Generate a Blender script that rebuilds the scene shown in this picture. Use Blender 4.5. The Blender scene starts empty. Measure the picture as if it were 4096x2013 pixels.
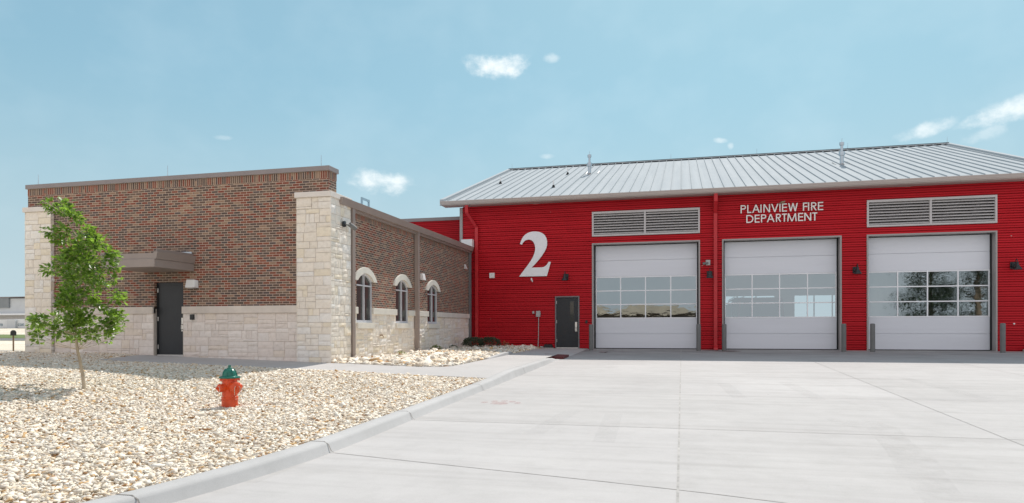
import bpy, bmesh, math, random
import numpy as np
from mathutils import Vector, Matrix, noise as mnoise
R = math.radians
random.seed(7); rng = np.random.default_rng(11)
SC = bpy.context.scene
COL = SC.collection

# ------------------------------------------------------------------ materials
MATS = {}
def new_mat(name):
    m = bpy.data.materials.new(name); m.use_nodes = True
    nt = m.node_tree; nt.nodes.clear()
    out = nt.nodes.new('ShaderNodeOutputMaterial')
    b = nt.nodes.new('ShaderNodeBsdfPrincipled')
    nt.links.new(b.outputs[0], out.inputs[0])
    MATS[name] = m
    return m, nt, b, out
def N(nt, t, **kw):
    n = nt.nodes.new(t)
    for k, v in kw.items(): setattr(n, k, v)
    return n
def L(nt, a, b): nt.links.new(a, b)
def mixc(nt, fac, a, b, blend='MIX'):
    n = N(nt, 'ShaderNodeMix', data_type='RGBA', blend_type=blend)
    for idx, v in ((0, fac), (6, a), (7, b)):
        if hasattr(v, 'node'): L(nt, v, n.inputs[idx])
        elif idx == 0: n.inputs[0].default_value = v
        else: n.inputs[idx].default_value = (*v, 1)
    return n.outputs[2]
def ramp(nt, src, stops, interp='LINEAR'):
    n = N(nt, 'ShaderNodeValToRGB'); n.color_ramp.interpolation = interp
    e = n.color_ramp.elements
    while len(e) < len(stops): e.new(0.5)
    for i, (p, c) in enumerate(stops):
        e[i].position = p; e[i].color = (*c, 1) if len(c) == 3 else c
    L(nt, src, n.inputs[0]); return n.outputs[0]
def noise(nt, vec, scale, detail=4, rough=.55):
    n = N(nt, 'ShaderNodeTexNoise'); n.inputs['Scale'].default_value = scale
    n.inputs['Detail'].default_value = detail; n.inputs['Roughness'].default_value = rough
    if vec is not None: L(nt, vec, n.inputs['Vector'])
    return n.outputs[0]
def pos(nt): return N(nt, 'ShaderNodeNewGeometry').outputs['Position']
def scaled(nt, vec, s):
    n = N(nt, 'ShaderNodeVectorMath', operation='MULTIPLY'); L(nt, vec, n.inputs[0]); n.inputs[1].default_value = s
    return n.outputs[0]
def bump(nt, b, h, strength, dist):
    n = N(nt, 'ShaderNodeBump'); n.inputs['Strength'].default_value = strength; n.inputs['Distance'].default_value = dist
    L(nt, h, n.inputs['Height']); L(nt, n.outputs[0], b.inputs['Normal'])

def plain(name, col, rough=.55, var=.12, vs=3.0, bmp=0, bs=60, metal=0, spec=.5, stretch=None):
    m, nt, b, o = new_mat(name)
    p = pos(nt)
    if stretch: p = scaled(nt, p, stretch)
    f = noise(nt, p, vs, 5, .6)
    d = tuple(c*(1-var) for c in col); l = tuple(min(1, c*(1+var)) for c in col)
    L(nt, ramp(nt, f, [(.3, d), (.7, l)]), b.inputs['Base Color'])
    b.inputs['Roughness'].default_value = rough; b.inputs['Metallic'].default_value = metal
    b.inputs['Specular IOR Level'].default_value = spec
    if bmp: bump(nt, b, noise(nt, p, bs, 4, .6), bmp, .01)
    return m

M_taupe   = plain('taupe_metal', (.32, .265, .235), .45, .06, 2)
M_taupe2  = plain('coping_metal', (.27, .235, .23), .45, .06, 2)
M_trim    = plain('grey_trim', (.36, .335, .32), .5, .05, 2)
M_gutter  = plain('gutter_metal', (.47, .41, .375), .42, .05, 1.5, stretch=(.2, 1, 3))
M_pipe_red= plain('red_pipe_paint', (.52, .018, .024), .38, .08, 2)
M_black   = plain('black_paint', (.018, .02, .022), .38, .15, 4)
M_door    = plain('charcoal_door', (.019, .022, .026), .42, .12, 3)
M_frame   = plain('steel_frame', (.17, .165, .17), .45, .08, 3)
M_steel   = plain('bright_steel', (.72, .70, .66), .3, .05, 5, metal=.7)
M_alu     = plain('white_aluminium', (.90, .91, .92), .35, .04, 2)
M_panel   = plain('door_panel', (.74, .76, .80), .5, .035, 1.2, bmp=.06, bs=90, stretch=(.15, 1, 2))
M_louver  = plain('louver_metal', (.55, .53, .52), .4, .06, 2)
M_winframe = plain('window_frame_grey', (.62, .63, .66), .4, .05, 3)
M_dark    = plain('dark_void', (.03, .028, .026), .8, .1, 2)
M_white   = plain('white_plastic', (.80, .79, .77), .4, .04, 3)
M_cap     = plain('cast_stone_cap', (.76, .70, .64), .8, .07, 2.2, bmp=.1, bs=50)
M_band    = plain('cast_stone_band', (.70, .62, .54), .85, .10, 2.5, bmp=.15, bs=70)
M_arch    = plain('pale_cast_stone', (.74, .70, .62), .8, .07, 2.2, bmp=.1, bs=60)
M_mortar  = plain('mortar', (.58, .51, .44), .9, .1, 4)
M_letter  = plain('letter_white', (.85, .83, .79), .45, .04, 5)
M_two     = plain('numeral_white', (.84, .84, .85), .45, .03, 3)
M_boll    = plain('bollard_grey', (.16, .16, .155), .6, .12, 4, bmp=.1, bs=40)
M_galv    = plain('galvanised', (.50, .56, .60), .33, .08, 3, metal=.6)
M_conduit = plain('conduit_grey', (.42, .42, .41), .5, .06, 4)
M_hred    = plain('hydrant_red', (.68, .075, .014), .32, .12, 6, bmp=.08, bs=60)
M_hgreen  = plain('hydrant_green', (.012, .15, .105), .32, .12, 6, bmp=.08, bs=60)
M_chain   = plain('chain_pale', (.62, .55, .46), .5, .1, 8)
M_bark    = plain('pale_bark', (.44, .36, .26), .85, .30, 14, bmp=.5, bs=50, stretch=(1, 1, .35))
M_bark2   = plain('brown_bark', (.26, .17, .11), .9, .3, 5, bmp=.5, bs=30)
M_matred  = plain('tactile_red', (.13, .030, .030), .75, .15, 8, bmp=.3, bs=60)
M_road    = plain('asphalt', (.16, .155, .15), .9, .1, .6)
M_grass   = plain('grass_green', (.13, .17, .045), .9, .4, 1.5, bmp=.5, bs=8)
M_whouse  = plain('white_sheet_metal', (.60, .62, .63), .6, .08, .25)
M_whouse2 = plain('grey_sheet_metal', (.24, .26, .27), .6, .1, .4)
M_tan     = plain('tan_roofing', (.40, .30, .22), .8, .35, .9, stretch=(.5, 1, 2))
M_tanwall = plain('brown_siding', (.10, .065, .045), .8, .2, .4)
M_trailer = plain('trailer_white', (.70, .71, .71), .5, .05, .5)
M_teal    = plain('teal_lettering', (.02, .12, .17), .6, .05, 1)
M_bird    = plain('bird_feather', (.36, .27, .19), .8, .2, 30)
M_inner   = plain('interior_white', (.50, .52, .52), .7, .05, .8)
M_floor   = plain('polished_concrete', (.34, .33, .32), .35, .1, .8)
M_truck   = plain('truck_red', (.30, .02, .016), .3, .06, 1)
M_tyre    = plain('tyre_rubber', (.02, .02, .02), .8, .1, 5)
M_rubble  = plain('dark_rubber', (.02, .021, .022), .7, .2, 8)
M_pad     = plain('small_concrete_pad', (.40, .38, .35), .85, .1, 6)
M_spill   = plain('red_stain', (.16, .06, .055), .8, .3, 9)

# corrugated red wall paint: slight fading and dust, no shading
def red_wall():
    m, nt, b, o = new_mat('red_corrugated_paint')
    p = pos(nt)
    f = noise(nt, scaled(nt, p, (.35, .35, 2.2)), 1.6, 6, .6)
    c = ramp(nt, f, [(.3, (.48, .011, .019)), (.7, (.575, .015, .025))])
    n2 = N(nt, 'ShaderNodeTexVoronoi'); n2.inputs['Scale'].default_value = 1.3; L(nt, p, n2.inputs['Vector'])
    spot = ramp(nt, n2.outputs['Distance'], [(.018, (1, 1, 1)), (.03, (0, 0, 0))])
    c = mixc(nt, spot, c, (.62, .5, .46))
    L(nt, c, b.inputs['Base Color']); b.inputs['Roughness'].default_value = .42
    b.inputs['Specular IOR Level'].default_value = .15
    return m
M_red = red_wall()

# brick: random fired colours, raked mortar
def brick_mat(name, palette, mortar, stagger=.5):
    m, nt, b, o = new_mat(name)
    uv = N(nt, 'ShaderNodeTexCoord').outputs['UV']
    wob = N(nt, 'ShaderNodeTexNoise'); wob.inputs['Scale'].default_value = 6; L(nt, uv, wob.inputs['Vector'])
    off = N(nt, 'ShaderNodeVectorMath', operation='MULTIPLY_ADD'); L(nt, wob.outputs['Color'], off.inputs[0])
    off.inputs[1].default_value = (.006, .006, 0); L(nt, uv, off.inputs[2])
    bt = N(nt, 'ShaderNodeTexBrick'); bt.offset = stagger; bt.offset_frequency = 2
    L(nt, off.outputs[0], bt.inputs['Vector'])
    bt.inputs['Color1'].default_value = (0, 0, 0, 1); bt.inputs['Color2'].default_value = (1, 1, 1, 1); bt.inputs['Mortar'].default_value = (.5, .5, .5, 1)
    bt.inputs['Scale'].default_value = 1; bt.inputs['Mortar Size'].default_value = .0058; bt.inputs['Mortar Smooth'].default_value = .1
    bt.inputs['Bias'].default_value = 0; bt.inputs['Brick Width'].default_value = .203; bt.inputs['Row Height'].default_value = .0677
    n = len(palette)
    # clumped randomness: add a slow drift so shades gather in patches as on a real wall
    dr = noise(nt, uv, .55, 3, .6)
    mr = N(nt, 'ShaderNodeMath', operation='MULTIPLY_ADD'); L(nt, dr, mr.inputs[0]); mr.inputs[1].default_value = .5; mr.inputs[2].default_value = -.25
    ad = N(nt, 'ShaderNodeMath', operation='ADD'); L(nt, bt.outputs['Color'], ad.inputs[0]); L(nt, mr.outputs[0], ad.inputs[1])
    wr = N(nt, 'ShaderNodeMath', operation='FRACT'); L(nt, ad.outputs[0], wr.inputs[0])
    c = ramp(nt, wr.outputs[0], [(p_, c_) for p_, c_ in palette], 'CONSTANT')
    g = noise(nt, scaled(nt, uv, (1, 1, 1)), 45, 4, .7)
    c = mixc(nt, 1, c, ramp(nt, g, [(.25, (.72, .72, .72)), (.75, (1.25, 1.22, 1.2))]), 'MULTIPLY')
    big = noise(nt, uv, .8, 5, .65)
    c = mixc(nt, 1, c, ramp(nt, big, [(.3, (.86, .86, .88)), (.7, (1.12, 1.1, 1.08))]), 'MULTIPLY')
    mc = mixc(nt, g, tuple(x*.85 for x in mortar), tuple(x*1.1 for x in mortar))
    c = mixc(nt, bt.outputs['Fac'], c, mc)
    c = mixc(nt, 1, c, (1.16, 1.13, 1.10), 'MULTIPLY')
    L(nt, c, b.inputs['Base Color']); b.inputs['Roughness'].default_value = .85
    b.inputs['Specular IOR Level'].default_value = .25
    inv = N(nt, 'ShaderNodeMath', operation='SUBTRACT'); inv.inputs[0].default_value = 1; L(nt, bt.outputs['Fac'], inv.inputs[1])
    hh = N(nt, 'ShaderNodeMath', operation='MULTIPLY_ADD'); L(nt, g, hh.inputs[0]); hh.inputs[1].default_value = .35; L(nt, inv.outputs[0], hh.inputs[2])
    bump(nt, b, hh.outputs[0], .55, .008)
    return m
PAL = [(0, (.125, .088, .070)), (.16, (.20, .070, .048)), (.34, (.165, .120, .090)), (.52, (.105, .080, .068)),
       (.66, (.225, .088, .058)), (.80, (.27, .185, .130)), (.90, (.115, .092, .085))]
M_brick = brick_mat('blended_brick', PAL, (.56, .45, .37))
M_soldier = brick_mat('soldier_brick', PAL, (.56, .45, .37), 0)

# limestone: per-stone colour from an attribute, with grain
def stone_mat():
    m, nt, b, o = new_mat('rough_limestone')
    a = N(nt, 'ShaderNodeAttribute', attribute_name='Col').outputs['Color']
    p = pos(nt)
    g = noise(nt, p, 9, 6, .65)
    c = mixc(nt, 1, a, ramp(nt, g, [(.28, (.88, .865, .84)), (.5, (1, 1, 1)), (.75, (1.06, 1.05, 1.04))]), 'MULTIPLY')
    rust = noise(nt, p, 2.3, 5, .6)
    c = mixc(nt, ramp(nt, rust, [(.64, (0, 0, 0)), (.76, (.4, .4, .4))]), c, (.66, .49, .26))
    L(nt, c, b.inputs['Base Color']); b.inputs['Roughness'].default_value = .9
    b.inputs['Specular IOR Level'].default_value = .2
    bump(nt, b, noise(nt, p, 28, 6, .7), .5, .012)
    return m
M_stone = stone_mat()

def pebble_mat():
    m, nt, b, o = new_mat('crushed_limestone')
    a = N(nt, 'ShaderNodeAttribute', attribute_name='Col').outputs['Color']
    g = noise(nt, pos(nt), 35, 3, .6)
    c = mixc(nt, 1, a, ramp(nt, g, [(.3, (.84, .80, .74)), (.7, (1.06, 1.06, 1.06))]), 'MULTIPLY')
    L(nt, c, b.inputs['Base Color']); b.inputs['Roughness'].default_value = .85
    b.inputs['Specular IOR Level'].default_value = .25
    return m
M_pebble = pebble_mat()

def gravel_base():
    m, nt, b, o = new_mat('gravel_bed')
    p = pos(nt)
    v = N(nt, 'ShaderNodeTexVoronoi'); v.inputs['Scale'].default_value = 16; L(nt, p, v.inputs['Vector'])
    c = ramp(nt, v.outputs['Color'], [(0, (.50, .38, .24)), (.25, (.70, .60, .46)), (.6, (.76, .69, .58)), (1, (.80, .75, .67))])
    c = mixc(nt, ramp(nt, noise(nt, p, .12, 5, .6), [(.42, (0, 0, 0)), (.62, (.5, .5, .5))]), c, (.50, .44, .33))
    L(nt, c, b.inputs['Base Color']); b.inputs['Roughness'].default_value = .95
    b.inputs['Specular IOR Level'].default_value = .1
    bump(nt, b, v.outputs['Distance'], .8, .03)
    return m
M_gbase = gravel_base()

def concrete(name, a_, b_, brush=True):
    m, nt, b, o = new_mat(name)
    p = pos(nt)
    f = noise(nt, p, .35, 6, .6)
    c = ramp(nt, f, [(.3, a_), (.7, b_)])
    if brush:
        s = noise(nt, scaled(nt, p, (.14, 2.6, 1)), 1.4, 7, .62)
        c = mixc(nt, 1, c, ramp(nt, s, [(.28, (.88, .875, .87)), (.5, (1, 1, 1)), (.72, (1.04, 1.04, 1.04))]), 'MULTIPLY')
        st = noise(nt, scaled(nt, p, (.5, .28, 1)), .7, 6, .7)
        c = mixc(nt, ramp(nt, st, [(.56, (0, 0, 0)), (.72, (.30, .30, .30))]), c, tuple(x*.74 for x in a_))
        fl = N(nt, 'ShaderNodeVectorMath', operation='DIVIDE'); L(nt, p, fl.inputs[0]); fl.inputs[1].default_value = (4.01, 3.9, 50)
        fo = N(nt, 'ShaderNodeVectorMath', operation='ADD'); L(nt, fl.outputs[0], fo.inputs[0]); fo.inputs[1].default_value = (.01, .487, .5)
        fq_ = N(nt, 'ShaderNodeVectorMath', operation='FLOOR'); L(nt, fo.outputs[0], fq_.inputs[0])
        wn = N(nt, 'ShaderNodeTexWhiteNoise'); L(nt, fq_.outputs[0], wn.inputs['Vector'])
        c = mixc(nt, 1, c, ramp(nt, wn.outputs['Value'], [(0, (.965, .965, .96)), (1, (1.03, 1.03, 1.03))]), 'MULTIPLY')
        # oil and tyre grime just outside the doors, deepened to paint in the apron's shade
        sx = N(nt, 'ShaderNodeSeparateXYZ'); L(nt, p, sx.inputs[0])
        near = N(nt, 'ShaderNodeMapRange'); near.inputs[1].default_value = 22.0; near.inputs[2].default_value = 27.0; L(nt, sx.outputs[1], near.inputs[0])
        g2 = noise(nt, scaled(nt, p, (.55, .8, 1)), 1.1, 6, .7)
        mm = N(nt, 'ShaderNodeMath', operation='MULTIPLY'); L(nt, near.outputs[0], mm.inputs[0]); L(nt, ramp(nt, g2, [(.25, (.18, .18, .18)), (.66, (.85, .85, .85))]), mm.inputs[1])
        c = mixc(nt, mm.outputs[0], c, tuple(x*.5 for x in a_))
    bl = noise(nt, p, 2.6, 7, .72)
    c = mixc(nt, 1, c, ramp(nt, bl, [(.30, (.93, .93, .925)), (.52, (1, 1, 1)), (.75, (1.03, 1.03, 1.03))]), 'MULTIPLY')
    sp = N(nt, 'ShaderNodeTexVoronoi'); sp.inputs['Scale'].default_value = .9; L(nt, p, sp.inputs['Vector'])
    c = mixc(nt, ramp(nt, sp.outputs['Distance'], [(.012, (.8, .8, .8)), (.02, (0, 0, 0))]), c, (.2, .19, .18))
    g = noise(nt, p, 90, 3, .6)
    c = mixc(nt, 1, c, ramp(nt, g, [(.3, (.95, .95, .95)), (.7, (1.04, 1.04, 1.04))]), 'MULTIPLY')
    L(nt, c, b.inputs['Base Color']); b.inputs['Roughness'].default_value = .85
    b.inputs['Specular IOR Level'].default_value = .3
    bump(nt, b, g, .15, .004)
    return m
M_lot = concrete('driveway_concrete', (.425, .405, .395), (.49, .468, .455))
M_walk = concrete('walk_concrete', (.44, .42, .405), (.50, .475, .46), False)
M_kerb = concrete('kerb_concrete', (.43, .42, .41), (.51, .495, .485), False)
M_joint = plain('joint_filler', (.39, .37, .35), .9, .3, 6)

def roof_mat():
    m, nt, b, o = new_mat('galvalume_roof')
    p = pos(nt)
    f = noise(nt, scaled(nt, p, (2.4, .12, .12)), 1.5, 5, .6)
    L(nt, ramp(nt, f, [(.3, (.42, .455, .475)), (.7, (.485, .515, .53))]), b.inputs['Base Color'])
    b.inputs['Metallic'].default_value = 0; b.inputs['Specular IOR Level'].default_value = .03
    L(nt, ramp(nt, noise(nt, p, 2.5, 5), [(.3, (.80,)*3), (.7, (.92,)*3)]), b.inputs['Roughness'])
    w = N(nt, 'ShaderNodeTexWave'); w.bands_direction = 'X'; w.inputs['Scale'].default_value = 2.2
    L(nt, p, w.inputs['Vector']); bump(nt, b, w.outputs[1], .12, .01)
    return m
M_roof = roof_mat()

def leaf_mat(name, a_, b_, trans):
    m, nt, b, o = new_mat(name)
    a = N(nt, 'ShaderNodeAttribute', attribute_name='Col').outputs['Fac']
    L(nt, ramp(nt, a, [(0, a_), (1, b_)]), b.inputs['Base Color'])
    b.inputs['Roughness'].default_value = .30; b.inputs['Specular IOR Level'].default_value = .7
    t = N(nt, 'ShaderNodeBsdfTranslucent'); L(nt, ramp(nt, a, [(0, trans), (1, tuple(x*1.5 for x in trans))]), t.inputs[0])
    ms = N(nt, 'ShaderNodeMixShader'); ms.inputs[0].default_value = .42
    L(nt, b.outputs[0], ms.inputs[1]); L(nt, t.outputs[0], ms.inputs[2]); L(nt, ms.outputs[0], o.inputs[0])
    return m
M_leaf = leaf_mat('oak_leaf', (.042, .088, .018), (.19, .27, .065), (.28, .46, .05))
M_leaf2 = leaf_mat('shrub_leaf', (.080, .105, .068), (.16, .19, .125), (.03, .06, .02))
M_leaf3 = leaf_mat('weed_leaf', (.16, .20, .07), (.26, .28, .10), (.16, .22, .05))
M_leaf4 = leaf_mat('pine_leaf', (.018, .035, .010), (.05, .075, .02), (.02, .05, .01))

def glass_mat(name, refl, tint, rough=.0, wave=0.0):
    m, nt, b, o = new_mat(name)
    nt.nodes.remove(b)
    tr = N(nt, 'ShaderNodeBsdfTransparent'); tr.inputs[0].default_value = (*tint, 1)
    gl = N(nt, 'ShaderNodeBsdfGlossy'); gl.inputs['Roughness'].default_value = rough; gl.inputs[0].default_value = (.80, .94, .97, 1)
    if wave:
        bp = N(nt, 'ShaderNodeBump'); bp.inputs['Strength'].default_value = wave; bp.inputs['Distance'].default_value = .05
        L(nt, noise(nt, scaled(nt, pos(nt), (1, 1, 2.2)), 1.5, 3, .5), bp.inputs['Height']); L(nt, bp.outputs[0], gl.inputs['Normal'])
    ms = N(nt, 'ShaderNodeMixShader'); ms.inputs[0].default_value = refl
    L(nt, tr.outputs[0], ms.inputs[1]); L(nt, gl.outputs[0], ms.inputs[2]); L(nt, ms.outputs[0], o.inputs[0])
    return m
M_glass = glass_mat('tinted_door_glass', .37, (.62, .67, .68), 0, .026)
def dark_glass():
    m, nt, b, o = new_mat('dark_window_glass')
    b.inputs['Base Color'].default_value = (.060, .066, .062, 1); b.inputs['Roughness'].default_value = .04
    b.inputs['Specular IOR Level'].default_value = .6
    return m
M_dglass = dark_glass()

# ------------------------------------------------------------------ mesh builder
class MB:
    def __init__(s): s.v = []; s.f = []; s.c = None
    def add(s, vs, fs):
        o = len(s.v); s.v += [tuple(p) for p in vs]; s.f += [tuple(i+o for i in f) for f in fs]; return s
    def quad(s, a, b, c, d): return s.add([a, b, c, d], [(0, 1, 2, 3)])
    def box(s, x0, x1, y0, y1, z0, z1):
        return s.add([(x0,y0,z0),(x1,y0,z0),(x1,y1,z0),(x0,y1,z0),(x0,y0,z1),(x1,y0,z1),(x1,y1,z1),(x0,y1,z1)],
                     [(0,3,2,1),(4,5,6,7),(0,1,5,4),(1,2,6,5),(2,3,7,6),(3,0,4,7)])
    def hexa(s, p):   # 8 points, bottom 4 then top 4
        return s.add(p, [(0,3,2,1),(4,5,6,7),(0,1,5,4),(1,2,6,5),(2,3,7,6),(3,0,4,7)])
    def tube(s, pts, r, n=8, caps=True):
        pts = [Vector(p) for p in pts]; rr = r if isinstance(r, (list, tuple)) else [r]*len(pts)
        vs = []; up = Vector((.31, .17, .93)).normalized()
        for i, p in enumerate(pts):
            t = (pts[min(i+1, len(pts)-1)] - pts[max(i-1, 0)]).normalized()
            a = t.cross(up)
            if a.length < 1e-3: a = t.cross(Vector((1, 0, 0)))
            a.normalize(); b = t.cross(a)
            for k in range(n):
                q = 2*math.pi*k/n
                vs.append(p + (a*math.cos(q) + b*math.sin(q))*rr[i])
        fs = []
        for i in range(len(pts)-1):
            for k in range(n):
                k2 = (k+1) % n
                fs.append((i*n+k, i*n+k2, (i+1)*n+k2, (i+1)*n+k))
        if caps: fs += [tuple(range(n))[::-1], tuple((len(pts)-1)*n+k for k in range(n))]
        return s.add(vs, fs)
    def lathe(s, prof, n=24, c=(0, 0, 0), axis=None):
        # prof: (radius, height) pairs, axis: matrix applied
        vs = []
        for r, h in prof:
            for k in range(n):
                q = 2*math.pi*k/n; p = Vector((r*math.cos(q), r*math.sin(q), h))
                if axis: p = axis @ p
                vs.append(p + Vector(c))
        fs = []
        for i in range(len(prof)-1):
            for k in range(n):
                k2 = (k+1) % n
                fs.append((i*n+k, i*n+k2, (i+1)*n+k2, (i+1)*n+k))
        fs += [tuple(range(n))[::-1], tuple((len(prof)-1)*n+k for k in range(n))]
        return s.add(vs, fs)
    def prism(s, poly, fn0, fn1):
        # poly of 2-D points, extruded between two mappings
        n = len(poly)
        vs = [fn0(*p) for p in poly] + [fn1(*p) for p in poly]
        fs = [tuple(range(n)), tuple(range(2*n-1, n-1, -1))] + [(i, n+i, n+(i+1) % n, (i+1) % n) for i in range(n)]
        return s.add(vs, fs)
    def build(s, name, mat, parent=None, smooth=0, bevel=0, uv=False, col=None, fix=True):
        me = bpy.data.meshes.new(name)
        off = Vector((0, 0, 0)); q = parent
        while q is not None: off += q.location; q = q.parent
        vs = [(p[0]-off.x, p[1]-off.y, p[2]-off.z) for p in s.v]
        me.from_pydata(vs, [], s.f); me.materials.append(mat)
        if fix:
            bm = bmesh.new(); bm.from_mesh(me); bmesh.ops.recalc_face_normals(bm, faces=bm.faces); bm.to_mesh(me); bm.free()
        if uv:
            ul = me.uv_layers.new(name='UVMap')
            for p in me.polygons:
                n = p.normal
                for li in p.loop_indices:
                    w = s.v[me.loops[li].vertex_index]
                    if abs(n.x) > abs(n.y) and abs(n.x) > abs(n.z): t = (w[1], w[2])
                    elif abs(n.y) >= abs(n.z): t = (w[0], w[2])
                    else: t = (w[0], w[1])
                    ul.data[li].uv = (t[1]-uv, t[0]) if not isinstance(uv, bool) else t
        if col is not None:
            at = me.attributes.new('Col', 'FLOAT_COLOR', 'POINT')
            at.data.foreach_set('color', np.asarray(col, dtype=np.float32).ravel())
        if smooth:
            me.polygons.foreach_set('use_smooth', [True]*len(me.polygons)); me.set_sharp_from_angle(angle=R(smooth))
        o = bpy.data.objects.new(name, me); COL.objects.link(o)
        if parent: o.parent = parent
        if bevel:
            b = o.modifiers.new('bevel', 'BEVEL'); b.width = bevel; b.segments = 2; b.limit_method = 'ANGLE'; b.angle_limit = R(40)
        return o

def tag(o, label=None, cat=None, group=None, kind=None):
    if label: o['label'] = label
    if cat: o['category'] = cat
    if group: o['group'] = group
    if kind: o['kind'] = kind
    return o
def thing(name, label, cat, loc=(0, 0, 0), group=None):
    o = bpy.data.objects.new(name, None); o.location = loc; o.empty_display_size = .2
    COL.objects.link(o); return tag(o, label, cat, group)
def struct(o): o['kind'] = 'structure'; return o
def copy_tree(o, parent=None):
    c = o.copy(); COL.objects.link(c); c.parent = parent
    for ch in list(o.children): copy_tree(ch, c)
    return c

# ------------------------------------------------------------------ the lie of the land
def lot(y): return -.02 - .0262*(29.25 - min(max(y, -8), 29.25))
def sst(a, b, t):
    t = min(1, max(0, (t-a)/(b-a))); return t*t*(3-2*t)
def zs(x): return -.25 + .028*(-4.28 - max(min(x, -4.28), -16.2))
def walk(x, y):
    if y <= 16.4: return zs(x) + .055*(y - 14.9)
    t = (y-16.4)/12.8; a = zs(max(x, -9)) + .0825
    return a + (0.0 - a)*min(1, t*1.15)
def kx(y): return -.041*max(0, 8-max(y, 1.5))**2   # the kerb flares out towards the street
def kerb_top(y):
    if y < 14.9: z = lot(y) + .125 + .01*sst(12, 14.9, y)
    else: z = walk(-4.28, y)
    return z
def gravel(x, y):
    d = -4.28 + kx(y) - x
    w = sst(2.5, 8.5, d)
    base = kerb_top(min(y, 14.9)) - .01
    b = base*(1-w) + zs(x)*w
    wy = sst(10.5, 14.9, y)*(.25 + .75*sst(0, 3, d))
    z = b*(1-wy) + zs(x)*wy - .012
    if y > 14.9 and x < -15: z += .055*(min(y, 16.5) - 14.9)
    if x < -19.5: z += (-.30 - z)*sst(-19.5, -28, x) if False else (-.30 - z)*sst(19.5, 28, -x)
    if y < 4: z = z
    return z + .012*mnoise.noise((x*.9, y*.9, 0))
def bed(x, y):
    e = min(x + 9.18, -5.85 - x, y - 16.4)
    return walk(x, y) - .02 + .07*sst(0, .8, e) + .02*mnoise.noise((x, y, 3))

# base ground: one sheet out to the horizon
def ground():
    xs = sorted(set([-900, -500, -300, -200, -120, -80, -60, -45] + [round(-36 + .75*i, 3) for i in range(43)] + [-3.9, 0, 6, 12, 20, 30, 45, 80, 150, 300, 900]))
    ys = sorted(set([-900, -400, -200, -100, -60, -30, -16, -8] + [round(-4 + .8*i, 3) for i in range(43)] + [34, 45, 60, 80, 110, 140, 180, 240, 300, 500, 1200]))
    def z(x, y):
        if x > -4.2:
            return (lot(y) if y < 29.25 else -.02) - .10
        if y < 29:
            if x > -9.3 and y > 15: return walk(max(x, -9), y) - .14
            g = gravel(x, max(y, 1.0)) - (.16 if y < 15.5 else .03)
            if x > -9 and y < 8.5: g = lot(y) - .12
        else: g = -.30 if x < -19.5 else -.14
        return g
    m = MB(); nx = len(xs)
    m.v = [(x, y, z(x, y)) for y in ys for x in xs]
    m.f = [(j*nx+i, j*nx+i+1, (j+1)*nx+i+1, (j+1)*nx+i) for j in range(len(ys)-1) for i in range(nx-1)]
    return struct(m.build('ground', M_gbase, smooth=60))
ground()

def gravel_sheet():
    m = MB(); ys = [1.5+.45*i for i in range(30)] + [14.92]; ds = [0, .25, .6, 1.1, 1.7, 2.4, 3.2, 4, 5, 6, 7, 8, 9, 10, 11, 12, 13, 14, 15, 16.5, 18, 20, 23, 27, 33, 40]
    n = len(ds)
    for y in ys:
        for d in ds: m.v.append((-4.29+kx(y)-d, y, gravel(-4.29+kx(y)-d, y)-.022))
    for j in range(len(ys)-1):
        for i in range(n-1): m.f.append((j*n+i, j*n+i+1, (j+1)*n+i+1, (j+1)*n+i))
    return struct(m.build('gravel_ground', M_gbase, smooth=60))
def sheet(name, xs, ys, zf, mat, lift=0):
    m = MB(); nx = len(xs)
    m.v = [(x, y, zf(x, y)+lift) for y in ys for x in xs]
    m.f = [(j*nx+i, j*nx+i+1, (j+1)*nx+i+1, (j+1)*nx+i) for j in range(len(ys)-1) for i in range(nx-1)]
    return struct(m.build(name, mat, smooth=60))
gravel_sheet()
YL = [-70, -40, -20, -12, -8, -4, 0, 3, 6, 9, 12, 15, 18, 21, 24, 27, 29.6]
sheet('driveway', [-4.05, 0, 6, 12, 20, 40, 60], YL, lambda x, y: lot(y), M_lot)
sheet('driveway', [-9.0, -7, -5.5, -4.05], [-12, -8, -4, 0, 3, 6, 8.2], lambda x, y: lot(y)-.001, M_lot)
# saw-cut joints across the slab
def joint():
    m = MB()
    def strip(pts, w):
        for (x0, y0), (x1, y1) in zip(pts, pts[1:]):
            d = Vector((x1-x0, y1-y0)).normalized(); nx, ny = -d.y*w/2, d.x*w/2
            nseg = max(1, int(math.hypot(x1-x0, y1-y0)/1.5))
            for k in range(nseg):
                a = k/nseg; b = (k+1)/nseg
                P = lambda t: (x0+(x1-x0)*t, y0+(y1-y0)*t)
                (ax, ay), (bx, by) = P(a), P(b)
                m.quad((ax-nx, ay-ny, lot(ay)+.004), (bx-nx, by-ny, lot(by)+.004), (bx+nx, by+ny, lot(by)+.004), (ax+nx, ay+ny, lot(ay)+.004))
    for x in (-.04, 3.97, 7.98, 11.99): strip([(x, 29.1), (x, -6)], .011 if x > 1 else .022)
    for y, w in ((25.3, .008), (21.4, .008), (17.6, .009), (13.7, .011), (9.85, .012)): strip([(-4.0, y), (20, y)], w)
    strip([(-4.0, 7.36), (-2.8, 7.1), (-.66, 6.65), (.2, 6.45), (.9, 6.25), (6, 4.9)], .014)
    strip([(-4.0, 3.0), (12, 2.0)], .012)
    o = m.build('expansion_joint', M_joint); return struct(o)
joint()
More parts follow.
